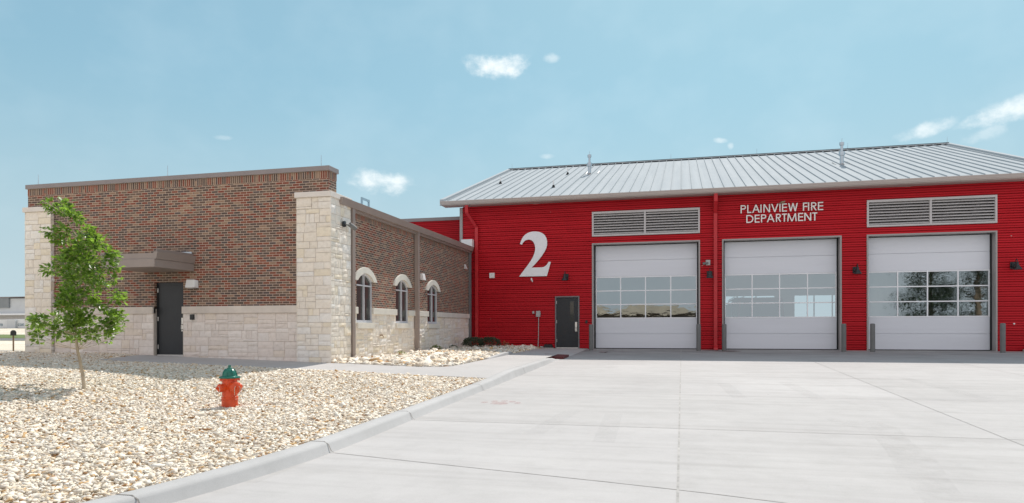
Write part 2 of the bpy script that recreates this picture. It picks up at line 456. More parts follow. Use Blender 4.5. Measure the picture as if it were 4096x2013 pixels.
# faint stains on the slab
def wet_mat():
    m, nt, b, o = new_mat('damp_concrete')
    b.inputs['Base Color'].default_value = (.36, .34, .325, 1); b.inputs['Roughness'].default_value = .7
    f = noise(nt, pos(nt), 3.2, 6, .65)
    t = N(nt, 'ShaderNodeBsdfTransparent'); ms = N(nt, 'ShaderNodeMixShader')
    L(nt, ramp(nt, f, [(.42, (0, 0, 0)), (.66, (.11, .11, .11))]), ms.inputs[0])
    L(nt, t.outputs[0], ms.inputs[1]); L(nt, b.outputs[0], ms.inputs[2]); L(nt, ms.outputs[0], o.inputs[0])
    return m
M_wet = wet_mat()
def paint_mat(name, col, a):
    m, nt, b, o = new_mat(name)
    b.inputs['Base Color'].default_value = (*col, 1); b.inputs['Roughness'].default_value = .8
    t = N(nt, 'ShaderNodeBsdfTransparent'); ms = N(nt, 'ShaderNodeMixShader')
    f = noise(nt, pos(nt), 14, 4, .7)
    L(nt, ramp(nt, f, [(.35, (a*.3,)*3), (.65, (a*1.3,)*3)]), ms.inputs[0])
    L(nt, t.outputs[0], ms.inputs[1]); L(nt, b.outputs[0], ms.inputs[2]); L(nt, ms.outputs[0], o.inputs[0])
    return m
M_fade = paint_mat('faded_red_paint', (.50, .20, .18), .26)
M_spillp = paint_mat('dark_red_spill', (.10, .02, .02), .8)
M_tyrem = paint_mat('tyre_scuff', (.25, .24, .235), .045)
def flat(name, polys, mat, lift=.006):
    m = MB()
    for poly in polys:
        m.add([(x, y, lot(y)+lift) for x, y in poly], [tuple(range(len(poly)))])
    return struct(m.build(name, mat))
def blob(cx, cy, rx, ry, n=18, j=0): return [(cx+rx*math.cos(2*math.pi*k/n)*(1+random.uniform(-j, j)), cy+ry*math.sin(2*math.pi*k/n)*(1+random.uniform(-j, j))) for k in range(n)]
flat('damp_stain', [[(2.1, 11.1), (2.75, 11.0), (2.9, 10.4), (2.75, 9.4), (2.7, 8.4), (2.5, 7.4), (2.35, 6.5), (2.0, 6.5), (2.1, 7.6), (2.3, 8.8), (2.45, 10.2), (2.15, 10.6)]], M_wet, .0055)
flat('tyre_scuff', [[(x0, y0), (x0+.28, y0), (x0+.28+dx, y0-L_), (x0+dx, y0-L_)] for x0, y0, dx, L_ in ((.75, 16, .15, 2.6), (2.1, 16.4, .2, 3.0), (-1.9, 11.2, -.2, 2.2), (-1.2, 11, .1, 2.4), (4.9, 18, .3, 4), (8.7, 20, .2, 5))], M_tyrem, .0065)
flat('paw_print', [blob(-3.19, 11.88, .17, .16, 14, .12)] + [blob(-3.19+dx, 11.96+dy, .065, .09, 10) for dx, dy in ((-.30, 0), (-.16, .17), (.01, .24), (.18, .17), (.31, .03))], M_fade)
flat('red_spill', [blob(1.72, 28.1, .55, .22, 20, .25), blob(1.15, 28.75, .3, .12, 14, .2)], M_spillp, .006)
flat('star_mark', [[(-2.95+(.32 if k % 2 == 0 else .13)*math.cos(k*math.pi/5), 26.9+(.42 if k % 2 == 0 else .17)*math.sin(k*math.pi/5)) for k in range(10)]], M_spillp, .006)

# footpath
xs_w = [-15.05, -13.5, -12, -10.5, -9.2, -8.0, -6.8, -5.85, -5.0, -4.27]
def footpath():
    m = MB()
    ys1 = [14.9, 15.4, 15.9, 16.62]
    def grid(xs, ys):
        o = len(m.v); nx = len(xs)
        m.v += [(x, y, walk(x, y)) for y in ys for x in xs]
        m.f += [(o+j*nx+i, o+j*nx+i+1, o+(j+1)*nx+i+1, o+(j+1)*nx+i) for j in range(len(ys)-1) for i in range(nx-1)]
    grid(xs_w, [14.9, 15.4, 15.9, 16.4])
    grid([-15.05, -13.5, -12, -10.5, -9.2], [16.4, 16.62])
    grid([-5.85, -5.0, -4.27], [16.4, 18, 20, 22, 23.9])
    for a, b in zip(xs_w, xs_w[1:]):   # the exposed front edge of the slab
        m.quad((a, 14.9, walk(a, 14.9)-.12), (b, 14.9, walk(b, 14.9)-.12), (b, 14.9, walk(b, 14.9)), (a, 14.9, walk(a, 14.9)))
    m.quad((-15.05, 14.9, walk(-15, 14.9)-.12), (-15.05, 16.6, walk(-15, 16.6)-.12), (-15.05, 16.6, walk(-15, 16.6)), (-15.05, 14.9, walk(-15, 14.9)))
    # the fillet where the path turns along the kerb
    cx, cy, r = -6.65, 17.2, .8
    pts = [(cx + r*math.sin(t), cy - r*math.cos(t)) for t in [i*math.pi/2/8 for i in range(9)]]
    pl = pts + [(-5.85, 16.4)]
    m.add([(x, y, walk(x, y)+.001) for x, y in pl], [tuple(range(len(pl)))])
    # the landing at the door, falling to the driveway
    xs = [-6.0, -5.0, -4.3, -3.9]; ys = [23.9, 25, 26.5, 28, 29.4]
    o = len(m.v); nx = len(xs)
    for y in ys:
        for x in xs:
            z = walk(-5, y)
            if x > -4.2: z = lot(y)+.005
            elif x > -4.9: z = z*.6 + (lot(y)+.01)*.4
            m.v.append((x, y, z))
    m.f += [(o+j*nx+i, o+j*nx+i+1, o+(j+1)*nx+i+1, o+(j+1)*nx+i) for j in range(len(ys)-1) for i in range(nx-1)]
    return struct(m.build('footpath', M_walk, smooth=30))
footpath()
def kerb():
    m = MB(); ys = [-6 + .5*i for i in range(57)] + [22.3, 22.6, 22.95]
    ring = []
    for y in ys:
        t = 1 - sst(21.6, 22.95, y)
        zt = lot(y) + (kerb_top(y) - lot(y))*t + .004; zl = lot(y) - .02
        r = .035*t
        ring.append([(q[0]+kx(y),)+q[1:] for q in [(-4.30, y, zl-.1), (-4.30, y, zt-.012), (-4.285, y, zt), (-4.12, y, zt), (-4.09, y, zt-.3*r), (-4.065, y, zt-r), (-4.03, y, zl+.025), (-3.995, y, zl)]])
    n = 8
    for rg in ring: m.v += rg
    for i in range(len(ys)-1):
        m.f += [(i*n+k, (i+1)*n+k, (i+1)*n+k+1, i*n+k+1) for k in range(n-1)]
    o = m.build('kerb', M_kerb, smooth=50)
    # tooled contraction joints
    j = MB()
    for y in (4.85, 7.36, 9.85, 13.7, 17.6):
        zt, zl = kerb_top(y)+.006, lot(y)+.004
        for dy in (.007,):
            pr = [(-4.285, zt+.0025), (-4.12, zt+.0025), (-4.062, zt-.03), (-4.024, zl+.02), (-3.99, zl+.002)]
            pr = [(x_+kx(y), z_) for x_, z_ in pr]
            for (x0, z0), (x1, z1) in zip(pr, pr[1:]): j.quad((x0, y-dy, z0), (x1, y-dy, z1), (x1, y+dy, z1), (x0, y+dy, z0))
    struct(j.build('kerb_joint', plain('kerb_joint_grime', (.22, .20, .18), .9, .2, 9)))
    return struct(o)
kerb()
def bed_kerb():   # short raised edge at the head of the rock bed
    m = MB()
    for y0, y1, h0, h1 in ((20.5, 22.6, .02, .10), (22.6, 23.4, .10, .10), (23.4, 23.7, .10, .03)):
        z0, z1 = walk(-5.8, y0), walk(-5.8, y1)
        m.hexa([(-5.98, y0, z0-.05), (-5.82, y0, z0-.05), (-5.82, y1, z1-.05), (-5.98, y1, z1-.05), (-5.98, y0, z0+h0), (-5.84, y0, z0+h0), (-5.84, y1, z1+h1), (-5.98, y1, z1+h1)])
    return struct(m.build('bed_edging', M_kerb, bevel=.015))
bed_kerb()
sheet('planting_bed', [-9.18, -8.4, -7.6, -6.8, -6.2, -5.84], [16.42, 17, 18, 19, 20, 22, 24, 26, 28, 29.25], lambda x, y: bed(x, y)-.05, M_gbase)
mt = MB()
def mz(x, y): return walk(-5, y)*.6 + (lot(y)+.01)*.4
mt.hexa([(-4.78, 22.98, mz(0, 22.98)-.02), (-3.92, 22.98, lot(22.98)-.02), (-3.92, 24.2, lot(24.2)-.02), (-4.78, 24.2, mz(0, 24.2)-.02), (-4.78, 22.98, -.068), (-3.92, 22.98, -.10), (-3.92, 24.2, -.075), (-4.78, 24.2, -.05)])
dm = mt.build('tactile_mat', M_matred); tag(dm, 'dark red textured warning mat at the ramp where the kerb ends', 'mat')

# ------------------------------------------------------------------ loose stones
def stones(name, pts, sizes, pal, zfun):
    n = len(pts)
    cube = np.array([(-1,-1,-1),(1,-1,-1),(1,1,-1),(-1,1,-1),(-1,-1,1),(1,-1,1),(1,1,1),(-1,1,1)], float)*.5
    fq = np.array([(0,3,2,1),(4,5,6,7),(0,1,5,4),(1,2,6,5),(2,3,7,6),(3,0,4,7)])
    base = cube[None] * rng.uniform(.55, 1.25, (n, 8, 3))
    base *= rng.uniform(.55, 1.35, (n, 1, 3)) * np.array([1.3, 1, .50])
    base *= np.asarray(sizes)[:, None, None]
    a = rng.uniform(0, 2*np.pi, n); tx = rng.normal(0, .34, n); ty = rng.normal(0, .34, n)
    ca, sa = np.cos(a), np.sin(a)
    x, y, z = base[..., 0].copy(), base[..., 1].copy(), base[..., 2].copy()
    y, z = y*np.cos(tx)[:, None]-z*np.sin(tx)[:, None], y*np.sin(tx)[:, None]+z*np.cos(tx)[:, None]
    x, z = x*np.cos(ty)[:, None]+z*np.sin(ty)[:, None], -x*np.sin(ty)[:, None]+z*np.cos(ty)[:, None]
    x, y = x*ca[:, None]-y*sa[:, None], x*sa[:, None]+y*ca[:, None]
    pz = np.array([zfun(px, py) for px, py in pts]) + rng.uniform(-.004, .02, n)
    v = np.stack([x+pts[:, 0:1], y+pts[:, 1:2], z+pz[:, None]], -1).reshape(-1, 3)
    f = (fq[None] + (np.arange(n)*8)[:, None, None]).reshape(-1, 4)
    me = bpy.data.meshes.new(name)
    me.vertices.add(len(v)); me.vertices.foreach_set('co', v.astype(np.float32).ravel())
    me.loops.add(f.size); me.loops.foreach_set('vertex_index', f.astype(np.int32).ravel())
    me.polygons.add(len(f)); me.polygons.foreach_set('loop_start', np.arange(0, f.size, 4, dtype=np.int32))
    me.update(calc_edges=True); me.validate()
    pal = np.array(pal); w = pal[:, 3]/pal[:, 3].sum()
    k = rng.choice(len(pal), n, p=w); c = pal[k, :3]*rng.uniform(.86, 1.1, (n, 1))
    cc = np.ones((n, 8, 4)); cc[..., :3] = c[:, None, :]*rng.uniform(.94, 1.05, (n, 8, 1))
    at = me.attributes.new('Col', 'FLOAT_COLOR', 'POINT'); at.data.foreach_set('color', cc.astype(np.float32).ravel())
    me.materials.append(M_pebble)
    o = bpy.data.objects.new(name, me); COL.objects.link(o); o['kind'] = 'stuff'
    return o
PEB = [(.83,.745,.625,4),(.87,.80,.70,4),(.77,.645,.49,1.8),(.62,.41,.21,1.0),(.40,.22,.10,.45),(.74,.67,.58,1.6),(.88,.835,.75,2.6)]
def scatter(x0, x1, y0, y1, dens, keep):
    n = int((x1-x0)*(y1-y0)*dens)
    p = np.stack([rng.uniform(x0, x1, n), rng.uniform(y0, y1, n)], -1)
    return p[np.array([keep(a, b) for a, b in p])]
pA = scatter(-22, -4.31, 3.2, 14.88, 1180, lambda x, y: x > -1.32*y-1.2 and x < -4.31+kx(y))
pB = scatter(-23, -15.08, 14.88, 16.44, 900, lambda x, y: True)
pC = scatter(-25, -19.3, 16.44, 21, 300, lambda x, y: True)
pts = np.concatenate([pA, pB, pC])
sz = rng.lognormal(math.log(.031), .32, len(pts))
g = stones('gravel', pts, sz, PEB, gravel); g['label'] = 'pale cream crushed limestone gravel covering the ground'
pD = scatter(-9.12, -5.95, 16.45, 29.1, 150, lambda x, y: not (x > -6.65 and y < 17.2 and (x+6.65)**2+(y-17.2)**2 > .75**2))
g2 = stones('bed_rocks', pD, rng.lognormal(math.log(.105), .3, len(pD)), PEB, bed); g2['label'] = 'larger cream and tan rocks in the planting bed'

# ------------------------------------------------------------------ random ashlar stone facing
def guillotine(u0, u1, v0, v1, out, wmax, hmax):
    w, h = u1-u0, v1-v0
    if (w <= wmax and h <= hmax and (random.random() < .75 or w < .22 or h < .13)) or (w < .16 and h < hmax):
        if h <= hmax: out.append((u0, u1, v0, v1)); return
    if h > hmax and (h > w*.62 or w <= wmax):
        n = max(2, round(h/.062)); k = random.randint(max(1, int(n*.33)), max(1, int(n*.67))); s = v0 + h*k/n
        guillotine(u0, u1, v0, s, out, wmax, hmax); guillotine(u0, u1, s, v1, out, wmax, hmax)
    elif w > .2:
        s = u0 + w*random.uniform(.33, .67)
        guillotine(u0, s, v0, v1, out, wmax, hmax); guillotine(s, u1, v0, v1, out, wmax, hmax)
    else: out.append((u0, u1, v0, v1))
WARM = [(.85,.775,.675),(.84,.76,.65),(.86,.80,.715),(.84,.75,.605),(.85,.78,.685),(.86,.82,.76),(.83,.76,.67)]
COOL = [(.83,.735,.66),(.84,.76,.69),(.80,.715,.645),(.86,.785,.72),(.82,.73,.655),(.82,.715,.61)]
class Stone:
    def __init__(s): s.m = MB(); s.c = []
    def face(s, rect, fn, pal, rough=.006, wmax=.52, hmax=.23, quoin=False):
        out = []; guillotine(*rect, out, wmax, hmax)
        for u0, u1, v0, v1 in out:
            g_ = .0055; a0, a1, b0, b1 = u0+g_, u1-g_, v0+g_, v1-g_
            nx = max(2, int((a1-a0)/.075)); ny = max(2, int((b1-b0)/.07)); pr = random.uniform(.014, .026)
            o = len(s.m.v); col = pal[random.randrange(len(pal))]; k = random.uniform(.965, 1.035)
            tu, tv = random.uniform(-.05, .05), random.uniform(-.06, .06)
            for j in range(ny+1):
                for i in range(nx+1):
                    u = a0+(a1-a0)*i/nx; v = b0+(b1-b0)*j/ny
                    e = i in (0, nx) or j in (0, ny)
                    d = (pr*.55 if e else pr + rough*1.5*(mnoise.noise((u*9, v*9, o*.37))) + random.uniform(-rough, rough)*.7 + tu*(u-(a0+a1)/2) + tv*(v-(b0+b1)/2))
                    if e: u += random.uniform(-.003, .003); v += random.uniform(-.003, .003)
                    s.m.v.append(fn(u, v, d)); s.c.append((*[q*k for q in col], 1))
            nn = nx+1
            for j in range(ny):
                for i in range(nx):
                    s.m.f.append((o+j*nn+i, o+j*nn+i+1, o+(j+1)*nn+i+1, o+(j+1)*nn+i))
            # returns down to the mortar plane
            rim = [(i, 0) for i in range(nx)] + [(nx, j) for j in range(ny)] + [(nx-i, ny) for i in range(nx)] + [(0, ny-j) for j in range(ny)]
            base = len(s.m.v)
            for i, j in rim:
                u = a0+(a1-a0)*i/nx; v = b0+(b1-b0)*j/ny
                s.m.v.append(fn(u, v, 0)); s.c.append((*[q*k for q in col], 1))
            nr = len(rim)
            for t in range(nr):
                i, j = rim[t]; i2, j2 = rim[(t+1) % nr]
                s.m.f.append((o+j*nn+i, base+t, base+(t+1) % nr, o+j2*nn+i2))
        return s
    def build(s, name, parent): return s.m.build(name, M_stone, parent, col=s.c, fix=True)

# ------------------------------------------------------------------ brick wing
WX0, WX1 = -19.23, -9.18; WY = 16.59; EX = -9.185
wing = thing('brick_wing', 'low brown brick wing with pale limestone corner piers, base and arched windows', 'building', (-14.2, 16.59, 0))
DX0, DX1, DZ0, DZ1 = -14.70, -13.73, .09, 2.205
def front_wall():
    m = MB(); y = WY
    def r(x0, x1, z0, z1): m.quad((x0, y, z0), (x1, y, z0), (x1, y, z1), (x0, y, z1))
    r(WX0, DX0, 1.45, DZ1); r(DX1, WX1, 1.45, DZ1); r(WX0, WX1, DZ1, 4.905)
    # door reveal
    m.quad((DX0, y, 1.45), (DX0, y+.14, 1.45), (DX0, y+.14, DZ1), (DX0, y, DZ1)); m.quad((DX1, y, 1.45), (DX1, y+.14, 1.45), (DX1, y+.14, DZ1), (DX1, y, DZ1))
    m.quad((DX0, y, DZ1), (DX1, y, DZ1), (DX1, y+.14, DZ1), (DX0, y+.14, DZ1))
    # parapet ends, back; west wall; roof deck upstand
    m.quad((WX1, y, 3.9), (WX1, 17.03, 3.9), (WX1, 17.03, 4.905), (WX1, y, 4.905)); m.quad((WX0, 17.03, -.2), (WX0, y, -.2), (WX0, y, 4.905), (WX0, 17.03, 4.905))
    m.quad((WX0, 17.03, 3.9), (WX1, 17.03, 3.9), (WX1, 17.03, 4.905), (WX0, 17.03, 4.905))
    m.quad((WX0, 17.03, -.3), (WX0, 29.2, -.3), (WX0, 29.2, 4.3), (WX0, 17.03, 4.3))
    return m.build('wall', M_brick, wing, uv=True, fix=False)
front_wall()
sc = MB(); sc.box(WX0-.006, WX1+.006, WY-.006, 17.036, 4.905, 5.11)
# soldier course: bricks on end
sc.build('soldier_course', M_soldier, wing, uv=4.907)
MB().box(WX0-.05, WX1+.05, WY-.05, 17.08, 5.105, 5.235).build('coping', M_taupe2, wing, bevel=.008)
# limestone base of the front
sb = Stone()
for x0, x1 in ((-18.22, DX0-.02), (DX1+.02, -10.07)):
    sb = Stone()
    sb.face((x0, x1, -.12, .12) if x1 < -14 else (x0, x1, -.16, .10), lambda u, v, d: (u, WY-.0165-d, v), COOL, wmax=.62, hmax=.26)
    sb.face((x0, x1, .12, 1.31) if x1 < -14 else (x0, x1, .10, 1.31), lambda u, v, d: (u, WY-.0165-d, v), COOL, wmax=.66, hmax=.26)
    sb.build('stone_base', wing)
mm_ = MB()
for x0, x1 in ((-18.22, DX0), (DX1, -10.07)):
    mm_.quad((x0, WY-.018, -.25), (x1, WY-.018, -.25), (x1, WY-.018, 1.32), (x0, WY-.018, 1.32))
    xr = DX0 if x1 < -14 else DX1
    mm_.quad((xr, WY-.018, -.2), (xr, WY+.14, -.2), (xr, WY+.14, 1.5), (xr, WY-.018, 1.5))
mm_.build('mortar_bed', M_mortar, wing, fix=False)
MB().box(-18.24, DX0-.0, WY-.075, WY+.05, 1.305, 1.505).build('stone_band', M_band, wing, bevel=.008); MB().box(DX1, -10.06, WY-.075, WY+.05, 1.305, 1.505).build('stone_band', M_band, wing, bevel=.008)
# corner piers
def pier(x0, x1, y1, pal, faces):
    s = Stone(); yb = 16.45+.03
    s.face((x0, x1, -.2, 4.385), lambda u, v, d: (u, yb-d, v), pal, wmax=.55, hmax=.27)
    if 'e' in faces: s.face((yb-.02, y1, -.2, 4.385), lambda u, v, d: (x1-.03+d, u, v), pal, rough=.014, wmax=.5, hmax=.27)
    if 'w' in faces: s.face((yb-.02, y1, -.25, 4.385), lambda u, v, d: (x0+.03-d, u, v), pal, rough=.012, wmax=.5, hmax=.27)
    o = s.build('stone_pier', wing)
    MB().box(x0+.026, x1-.026, yb+.004, y1-.004, -.4, 4.39).build('pier_core', M_mortar, o)
    MB().box(x0-.03, x1+.015, yb-.065, y1+.02, 4.385, 4.53).build('pier_cap', M_cap, o, bevel=.012)
    return o
pier(-10.07, -9.035, 17.62, WARM, 'ew')
pier(-19.22, -18.24, 17.62, WARM, 'ew')
# door in the front
MB().box(DX0+.03, DX1-.03, WY+.10, WY+.15, DZ0+.05, DZ1-.06).build('door', M_door, wing, bevel=.004)
fr = MB(); fr.box(DX0, DX0+.05, WY+.085, WY+.16, DZ0, DZ1); fr.box(DX1-.05, DX1, WY+.085, WY+.16, DZ0, DZ1); fr.box(DX0+.05, DX1-.05, WY+.085, WY+.16, DZ1-.06, DZ1)
door1 = [c for c in wing.children if c.name.startswith('door')][0]
fr.build('door_frame', M_black, door1)
MB().box(DX0+.04, DX1-.04, WY+.05, WY+.12, DZ0-.03, DZ0+.045).build('threshold', M_steel, door1)
h = MB(); h.box(-13.86, -13.76, WY+.075, WY+.105, .80, 1.19); h.tube([(-13.81, WY+.07, .84), (-13.81, WY+.02, .87), (-13.81, WY+.02, .98), (-13.81, WY+.07, 1.01)], .016)
h.build('door_handle', M_steel, door1, bevel=.004)
for z in (.36, 1.16, 1.98): MB().tube([(DX0+.045, WY+.085, z-.06), (DX0+.045, WY+.085, z+.06)], .011).build('hinge', M_steel, door1)
# canopy over the door
def canopy():
    x0, x1, y0, y1 = -15.05, -13.37, 15.09, WY
    m = MB(); m.box(x0, x1, y0, y1, 2.50, 2.71)
    o = m.build('door_canopy', M_taupe, wing, bevel=.006)
    u = MB()   # gutter-like crown, open at the front corner
    u.box(x0-.02, x1-.07, y0+.05, y0+.07, 2.712, 2.87)
    u.box(x1-.04, x1-.02, y0+.10, y1, 2.712, 2.99)
    u.hexa([(x1-.06, y0+.03, 2.712), (x1+.02, y0+.03, 2.712), (x1+.02, y1, 2.712), (x1-.06, y1, 2.712), (x1-.06, y0+.03, 2.90), (x1+.07, y0+.03, 2.90), (x1+.07, y1, 2.93), (x1-.06, y1, 2.93)])
    u.hexa([(x0-.02, y0+.03, 2.712), (x0+.06, y0+.03, 2.712), (x0+.06, y1, 2.712), (x0-.02, y1, 2.712), (x0-.07, y0+.03, 2.90), (x0+.06, y0+.03, 2.90), (x0+.06, y1, 2.93), (x0-.07, y1, 2.93)])
    u.build('canopy_crown', M_taupe, o, bevel=.005)
    MB().box(x0+.0, x1-.062, y1-.03, y1-.004, 2.712, 3.05).build('flashing', M_galv, o)
canopy()
# east wall, with three arched windows
WC = (18.74, 21.55, 24.46); HW = .52; ZC = 1.774; RO, RI = .925, .735; ZSP = 2.28
def east_wall():
    m = MB(); x = EX
    def r(y0, y1, z0, z1): m.quad((x, y0, z0), (x, y1, z0), (x, y1, z1), (x, y0, z1))
    edges = [17.55] + [e for c in WC for e in (c-HW, c+HW)] + [29.22]
    for i in range(0, len(edges), 2): r(edges[i], edges[i+1], 1.45, ZSP)
    r(17.55, 29.22, 2.75, 4.06)
    es = [17.55] + [e for c in WC for e in (c-HW, c+HW)] + [29.22]
    for i in range(0, len(es), 2): r(es[i], es[i+1], ZSP, 2.75)
    for c in WC:
        n = 16; rm = (RI+RO)/2
        for k in range(n):
            ya, yb = c-HW+2*HW*k/n, c-HW+2*HW*(k+1)/n
            za = ZC+math.sqrt(max(0, rm*rm-(ya-c)**2)); zb = ZC+math.sqrt(max(0, rm*rm-(yb-c)**2))
            m.quad((x, ya, za), (x, yb, zb), (x, yb, 2.75), (x, ya, 2.75))
        for s in (-1, 1):
            m.quad((x, c+s*HW, 1.45), (x-.24, c+s*HW, 1.45), (x-.24, c+s*HW, ZSP+.1), (x, c+s*HW, ZSP+.1))
    return m.build('wall', M_brick, wing, uv=True, fix=False)
east_wall()
MB().box(EX-.05, EX+.006, 17.6, 29.22, 4.06, 4.20).build('soldier_course', M_soldier, wing, uv=4.02)
se = Stone(); er = dict(rough=.012)
fe = lambda u, v, d: (EX-.012+d, u, v)
se.face((17.64, 29.2, -.12, .86), fe, WARM, wmax=.55, hmax=.24, **er)
eds = [17.64] + [e for c in WC for e in (c-HW, c+HW)] + [29.2]
for i in range(0, len(eds), 2): se.face((eds[i], eds[i+1], .86, 1.31), fe, WARM, wmax=.5, hmax=.22, **er)
se.build('stone_base', wing)
mq = MB(); mq.quad((EX-.004, 17.6, -.3), (EX-.004, 29.22, -.3), (EX-.004, 29.22, .87), (EX-.004, 17.6, .87))
for i in range(0, len(eds), 2): mq.quad((EX-.004, eds[i], .87), (EX-.004, eds[i+1], .87), (EX-.004, eds[i+1], 1.45), (EX-.004, eds[i], 1.45))
for c in WC:
    for s in (-1, 1): mq.quad((EX-.004, c+s*HW, .86), (EX-.24, c+s*HW, .86), (EX-.24, c+s*HW, 1.45), (EX-.004, c+s*HW, 1.45))
mq.build('mortar_bed', M_stone if False else M_band, wing, fix=False)
for i in range(0, len(eds), 2):
    MB().box(EX-.2, EX+.055, eds[i]-.018 if i else eds[i], eds[i+1]+.018, 1.305, 1.50).build('stone_band', M_arch, wing, bevel=.010)
for c in WC:
    # frame, panes, surround, sill: one window each
    xw = EX-.045
    def head(y, r_): return ZC+math.sqrt(max(0, r_*r_-(y-c)**2))
    gm = MB(); n = 12
    pl = [(c-HW, 1.04), (c+HW, 1.04)] + [(c+HW-2*HW*k/n, head(c+HW-2*HW*k/n, RI+.02)) for k in range(n+1)]
    gm.prism(pl, lambda y, z: (xw-.02, y, z), lambda y, z: (xw-.03, y, z))
    f = MB(); fw = .03
    f.box(xw-.03, xw+.03, c-HW, c-HW+fw, 1.05, ZSP); f.box(xw-.03, xw+.03, c+HW-fw, c+HW, 1.05, ZSP)
    f.box(xw-.028, xw+.028, c-HW+fw, c+HW-fw, 1.05, 1.12); f.box(xw-.026, xw+.026, c-HW+fw, c+HW-fw, 2.13, 2.17)
    f.box(xw-.024, xw+.034, c-.019, c+.019, 1.12, 2.47)
    for k in range(n):
        ya, yb = c-HW+2*HW*k/n, c-HW+2*HW*(k+1)/n
        f.hexa([(xw-.03, ya, head(ya, RI-.05)), (xw+.03, ya, head(ya, RI-.05)), (xw+.03, yb, head(yb, RI-.05)), (xw-.03, yb, head(yb, RI-.05)),
                (xw-.03, ya, head(ya, RI+.02)), (xw+.03, ya, head(ya, RI+.02)), (xw+.03, yb, head(yb, RI+.02)), (xw-.03, yb, head(yb, RI+.02))])
    w = f.build('window', M_winframe, wing)
    gm.build('pane', M_dglass, w)
    a = MB(); n = 20; th = math.acos((ZSP-ZC)/RO); ti = math.acos((ZSP-ZC)/RI)
    po = [(c+RO*math.sin(-th+2*th*k/n), ZC+RO*math.cos(-th+2*th*k/n)) for k in range(n+1)]
    pi_ = [(c+RI*math.sin(-ti+2*ti*k/n), ZC+RI*math.cos(-ti+2*ti*k/n)) for k in range(n+1)]
    for k in range(n):
        q = [pi_[k], pi_[k+1], po[k+1], po[k]]
        a.add([(EX-.14, y, z) for y, z in q] + [(EX+.06, y, z) for y, z in q], [(0,1,2,3),(7,6,5,4),(0,4,5,1),(2,6,7,3)] + ([(0,3,7,4)] if k == 0 else []) + ([(1,5,6,2)] if k == n-1 else []))
    a.build('window_arch', M_arch, w, bevel=.006)
    MB().box(EX-.2, EX+.07, c-HW-.04, c+HW+.06, .87, 1.045).build('window_sill', M_arch, w, bevel=.008)
# eaves gutter, frieze, roof deck
MB().box(EX-.12, EX+.10, 17.66, 29.2, 4.20, 4.30).build('frieze_board', M_taupe, wing)
gu = MB(); gu.hexa([(EX, 16.95, 4.27), (EX+.19, 16.95, 4.27), (EX+.19, 29.0, 4.27), (EX, 29.0, 4.27), (EX, 16.95, 4.46), (EX+.25, 16.95, 4.46), (EX+.25, 29.0, 4.46), (EX, 29.0, 4.46)])
gu.build('gutter', M_taupe, wing, bevel=.008)
rf = MB(); rf.hexa([(WX0, 17.03, 4.0), (EX, 17.03, 4.2), (EX, 29.2, 4.2), (WX0, 29.2, 4.0), (WX0, 17.03, 4.40), (EX+.02, 17.03, 4.45), (EX+.02, 29.2, 4.45), (WX0, 29.2, 4.40)])
rf.build('roof', M_galv, wing)
def downspout(parent, x, y, w, d, z0, z1, mat, kick=None, top=None, collar=True):
    m = MB()
    m.box(x-d/2, x+d/2, y-w/2, y+w/2, z0+.12, z1)
    if kick:
        kx, ky = kick
        m.hexa([(x-d/2, y-w/2, z0+.12), (x+d/2, y-w/2, z0+.12), (x+d/2, y+w/2, z0+.12), (x-d/2, y+w/2, z0+.12), (x-d/2+.001, y-w/2, z0+.121), (x+d/2, y-w/2, z0+.121), (x+d/2, y+w/2, z0+.121), (x-d/2+.001, y+w/2, z0+.121)])
        m.hexa([(x-d/2+kx*.6, y-w/2+ky, z0), (x+d/2+kx, y-w/2+ky, z0), (x+d/2+kx, y+w/2+ky, z0), (x-d/2+kx*.6, y+w/2+ky, z0),
                (x-d/2, y-w/2, z0+.12), (x+d/2+kx*.8, y-w/2+ky*.8, z0+.10), (x+d/2+kx*.8, y+w/2+ky*.8, z0+.10), (x-d/2, y+w/2, z0+.12)])
    if collar:
        for z in (z0+.16, (z0+z1)/2): m.box(x-d/2-.006, x+d/2+.006, y-w/2-.006, y+w/2+.006, z, z+.035)
    if top: m.tube(top, .05, 4)
    return m.build('downspout', mat, parent, bevel=.006)
downspout(wing, EX+.105, 17.74, .15, .14, -.02, 4.28, M_taupe, (.08, -.10))
downspout(wing, EX+.10, 22.66, .12, .15, .04, 4.28, M_taupe, (.12, -.12))
downspout(wing, EX+.06, 29.02, .10, .10, .06, 4.28, M_frame, (.05, -.05))

# ------------------------------------------------------------------ fire station
FY = 29.25; FX0, FX1 = -9.54, 12.95; FZ = 6.29
st = thing('fire_station', 'big red corrugated fire station with pale metal roof and three tall garage doors', 'building', (1.7, 29.25, 0))
P_ = .183
PROF = [(0, .080), (.12, .080), (.123, .005), (.17, 0), (.40, 0), (.447, .004), (.45, .060), (.55, .060), (.553, .004), (.60, 0), (.86, 0), (.907, .005), (.91, .080)]
def corr(m, x0, x1, z0, z1, y):
    zz = [(z0, None)]
    k0 = int(math.floor(z0/P_)) - 1
    for k in range(k0, int(z1/P_)+2):
        for t, d in PROF: 
            z = (k+t)*P_
            if z0+.002 < z < z1-.002: zz.append((z, d))
    zz.append((z1, None))
    def dep(z):
        t = (z/P_) % 1
        pr = PROF + [(1, .080)]
        for (a, da), (b_, db) in zip(pr, pr[1:]):
            if a <= t <= b_: return da+(db-da)*(t-a)/(b_-a)
        return 0
    pts = [(z, dep(z)) for z, _ in zz]
    o = len(m.v)
    for z, d in pts: m.v += [(x0, y+d, z), (x1, y+d, z)]
    for i in range(len(pts)-1): m.f.append((o+2*i, o+2*i+1, o+2*i+3, o+2*i+2))
BAYS = [(-3.69, .68), (1.64, 6.05), (7.04, 11.41)]; BZ = 4.447
PD = (-5.34, -4.28, 2.25)
LV = [(-3.69, .68), (7.04, 11.41)]; LZ = (4.82, 5.79)
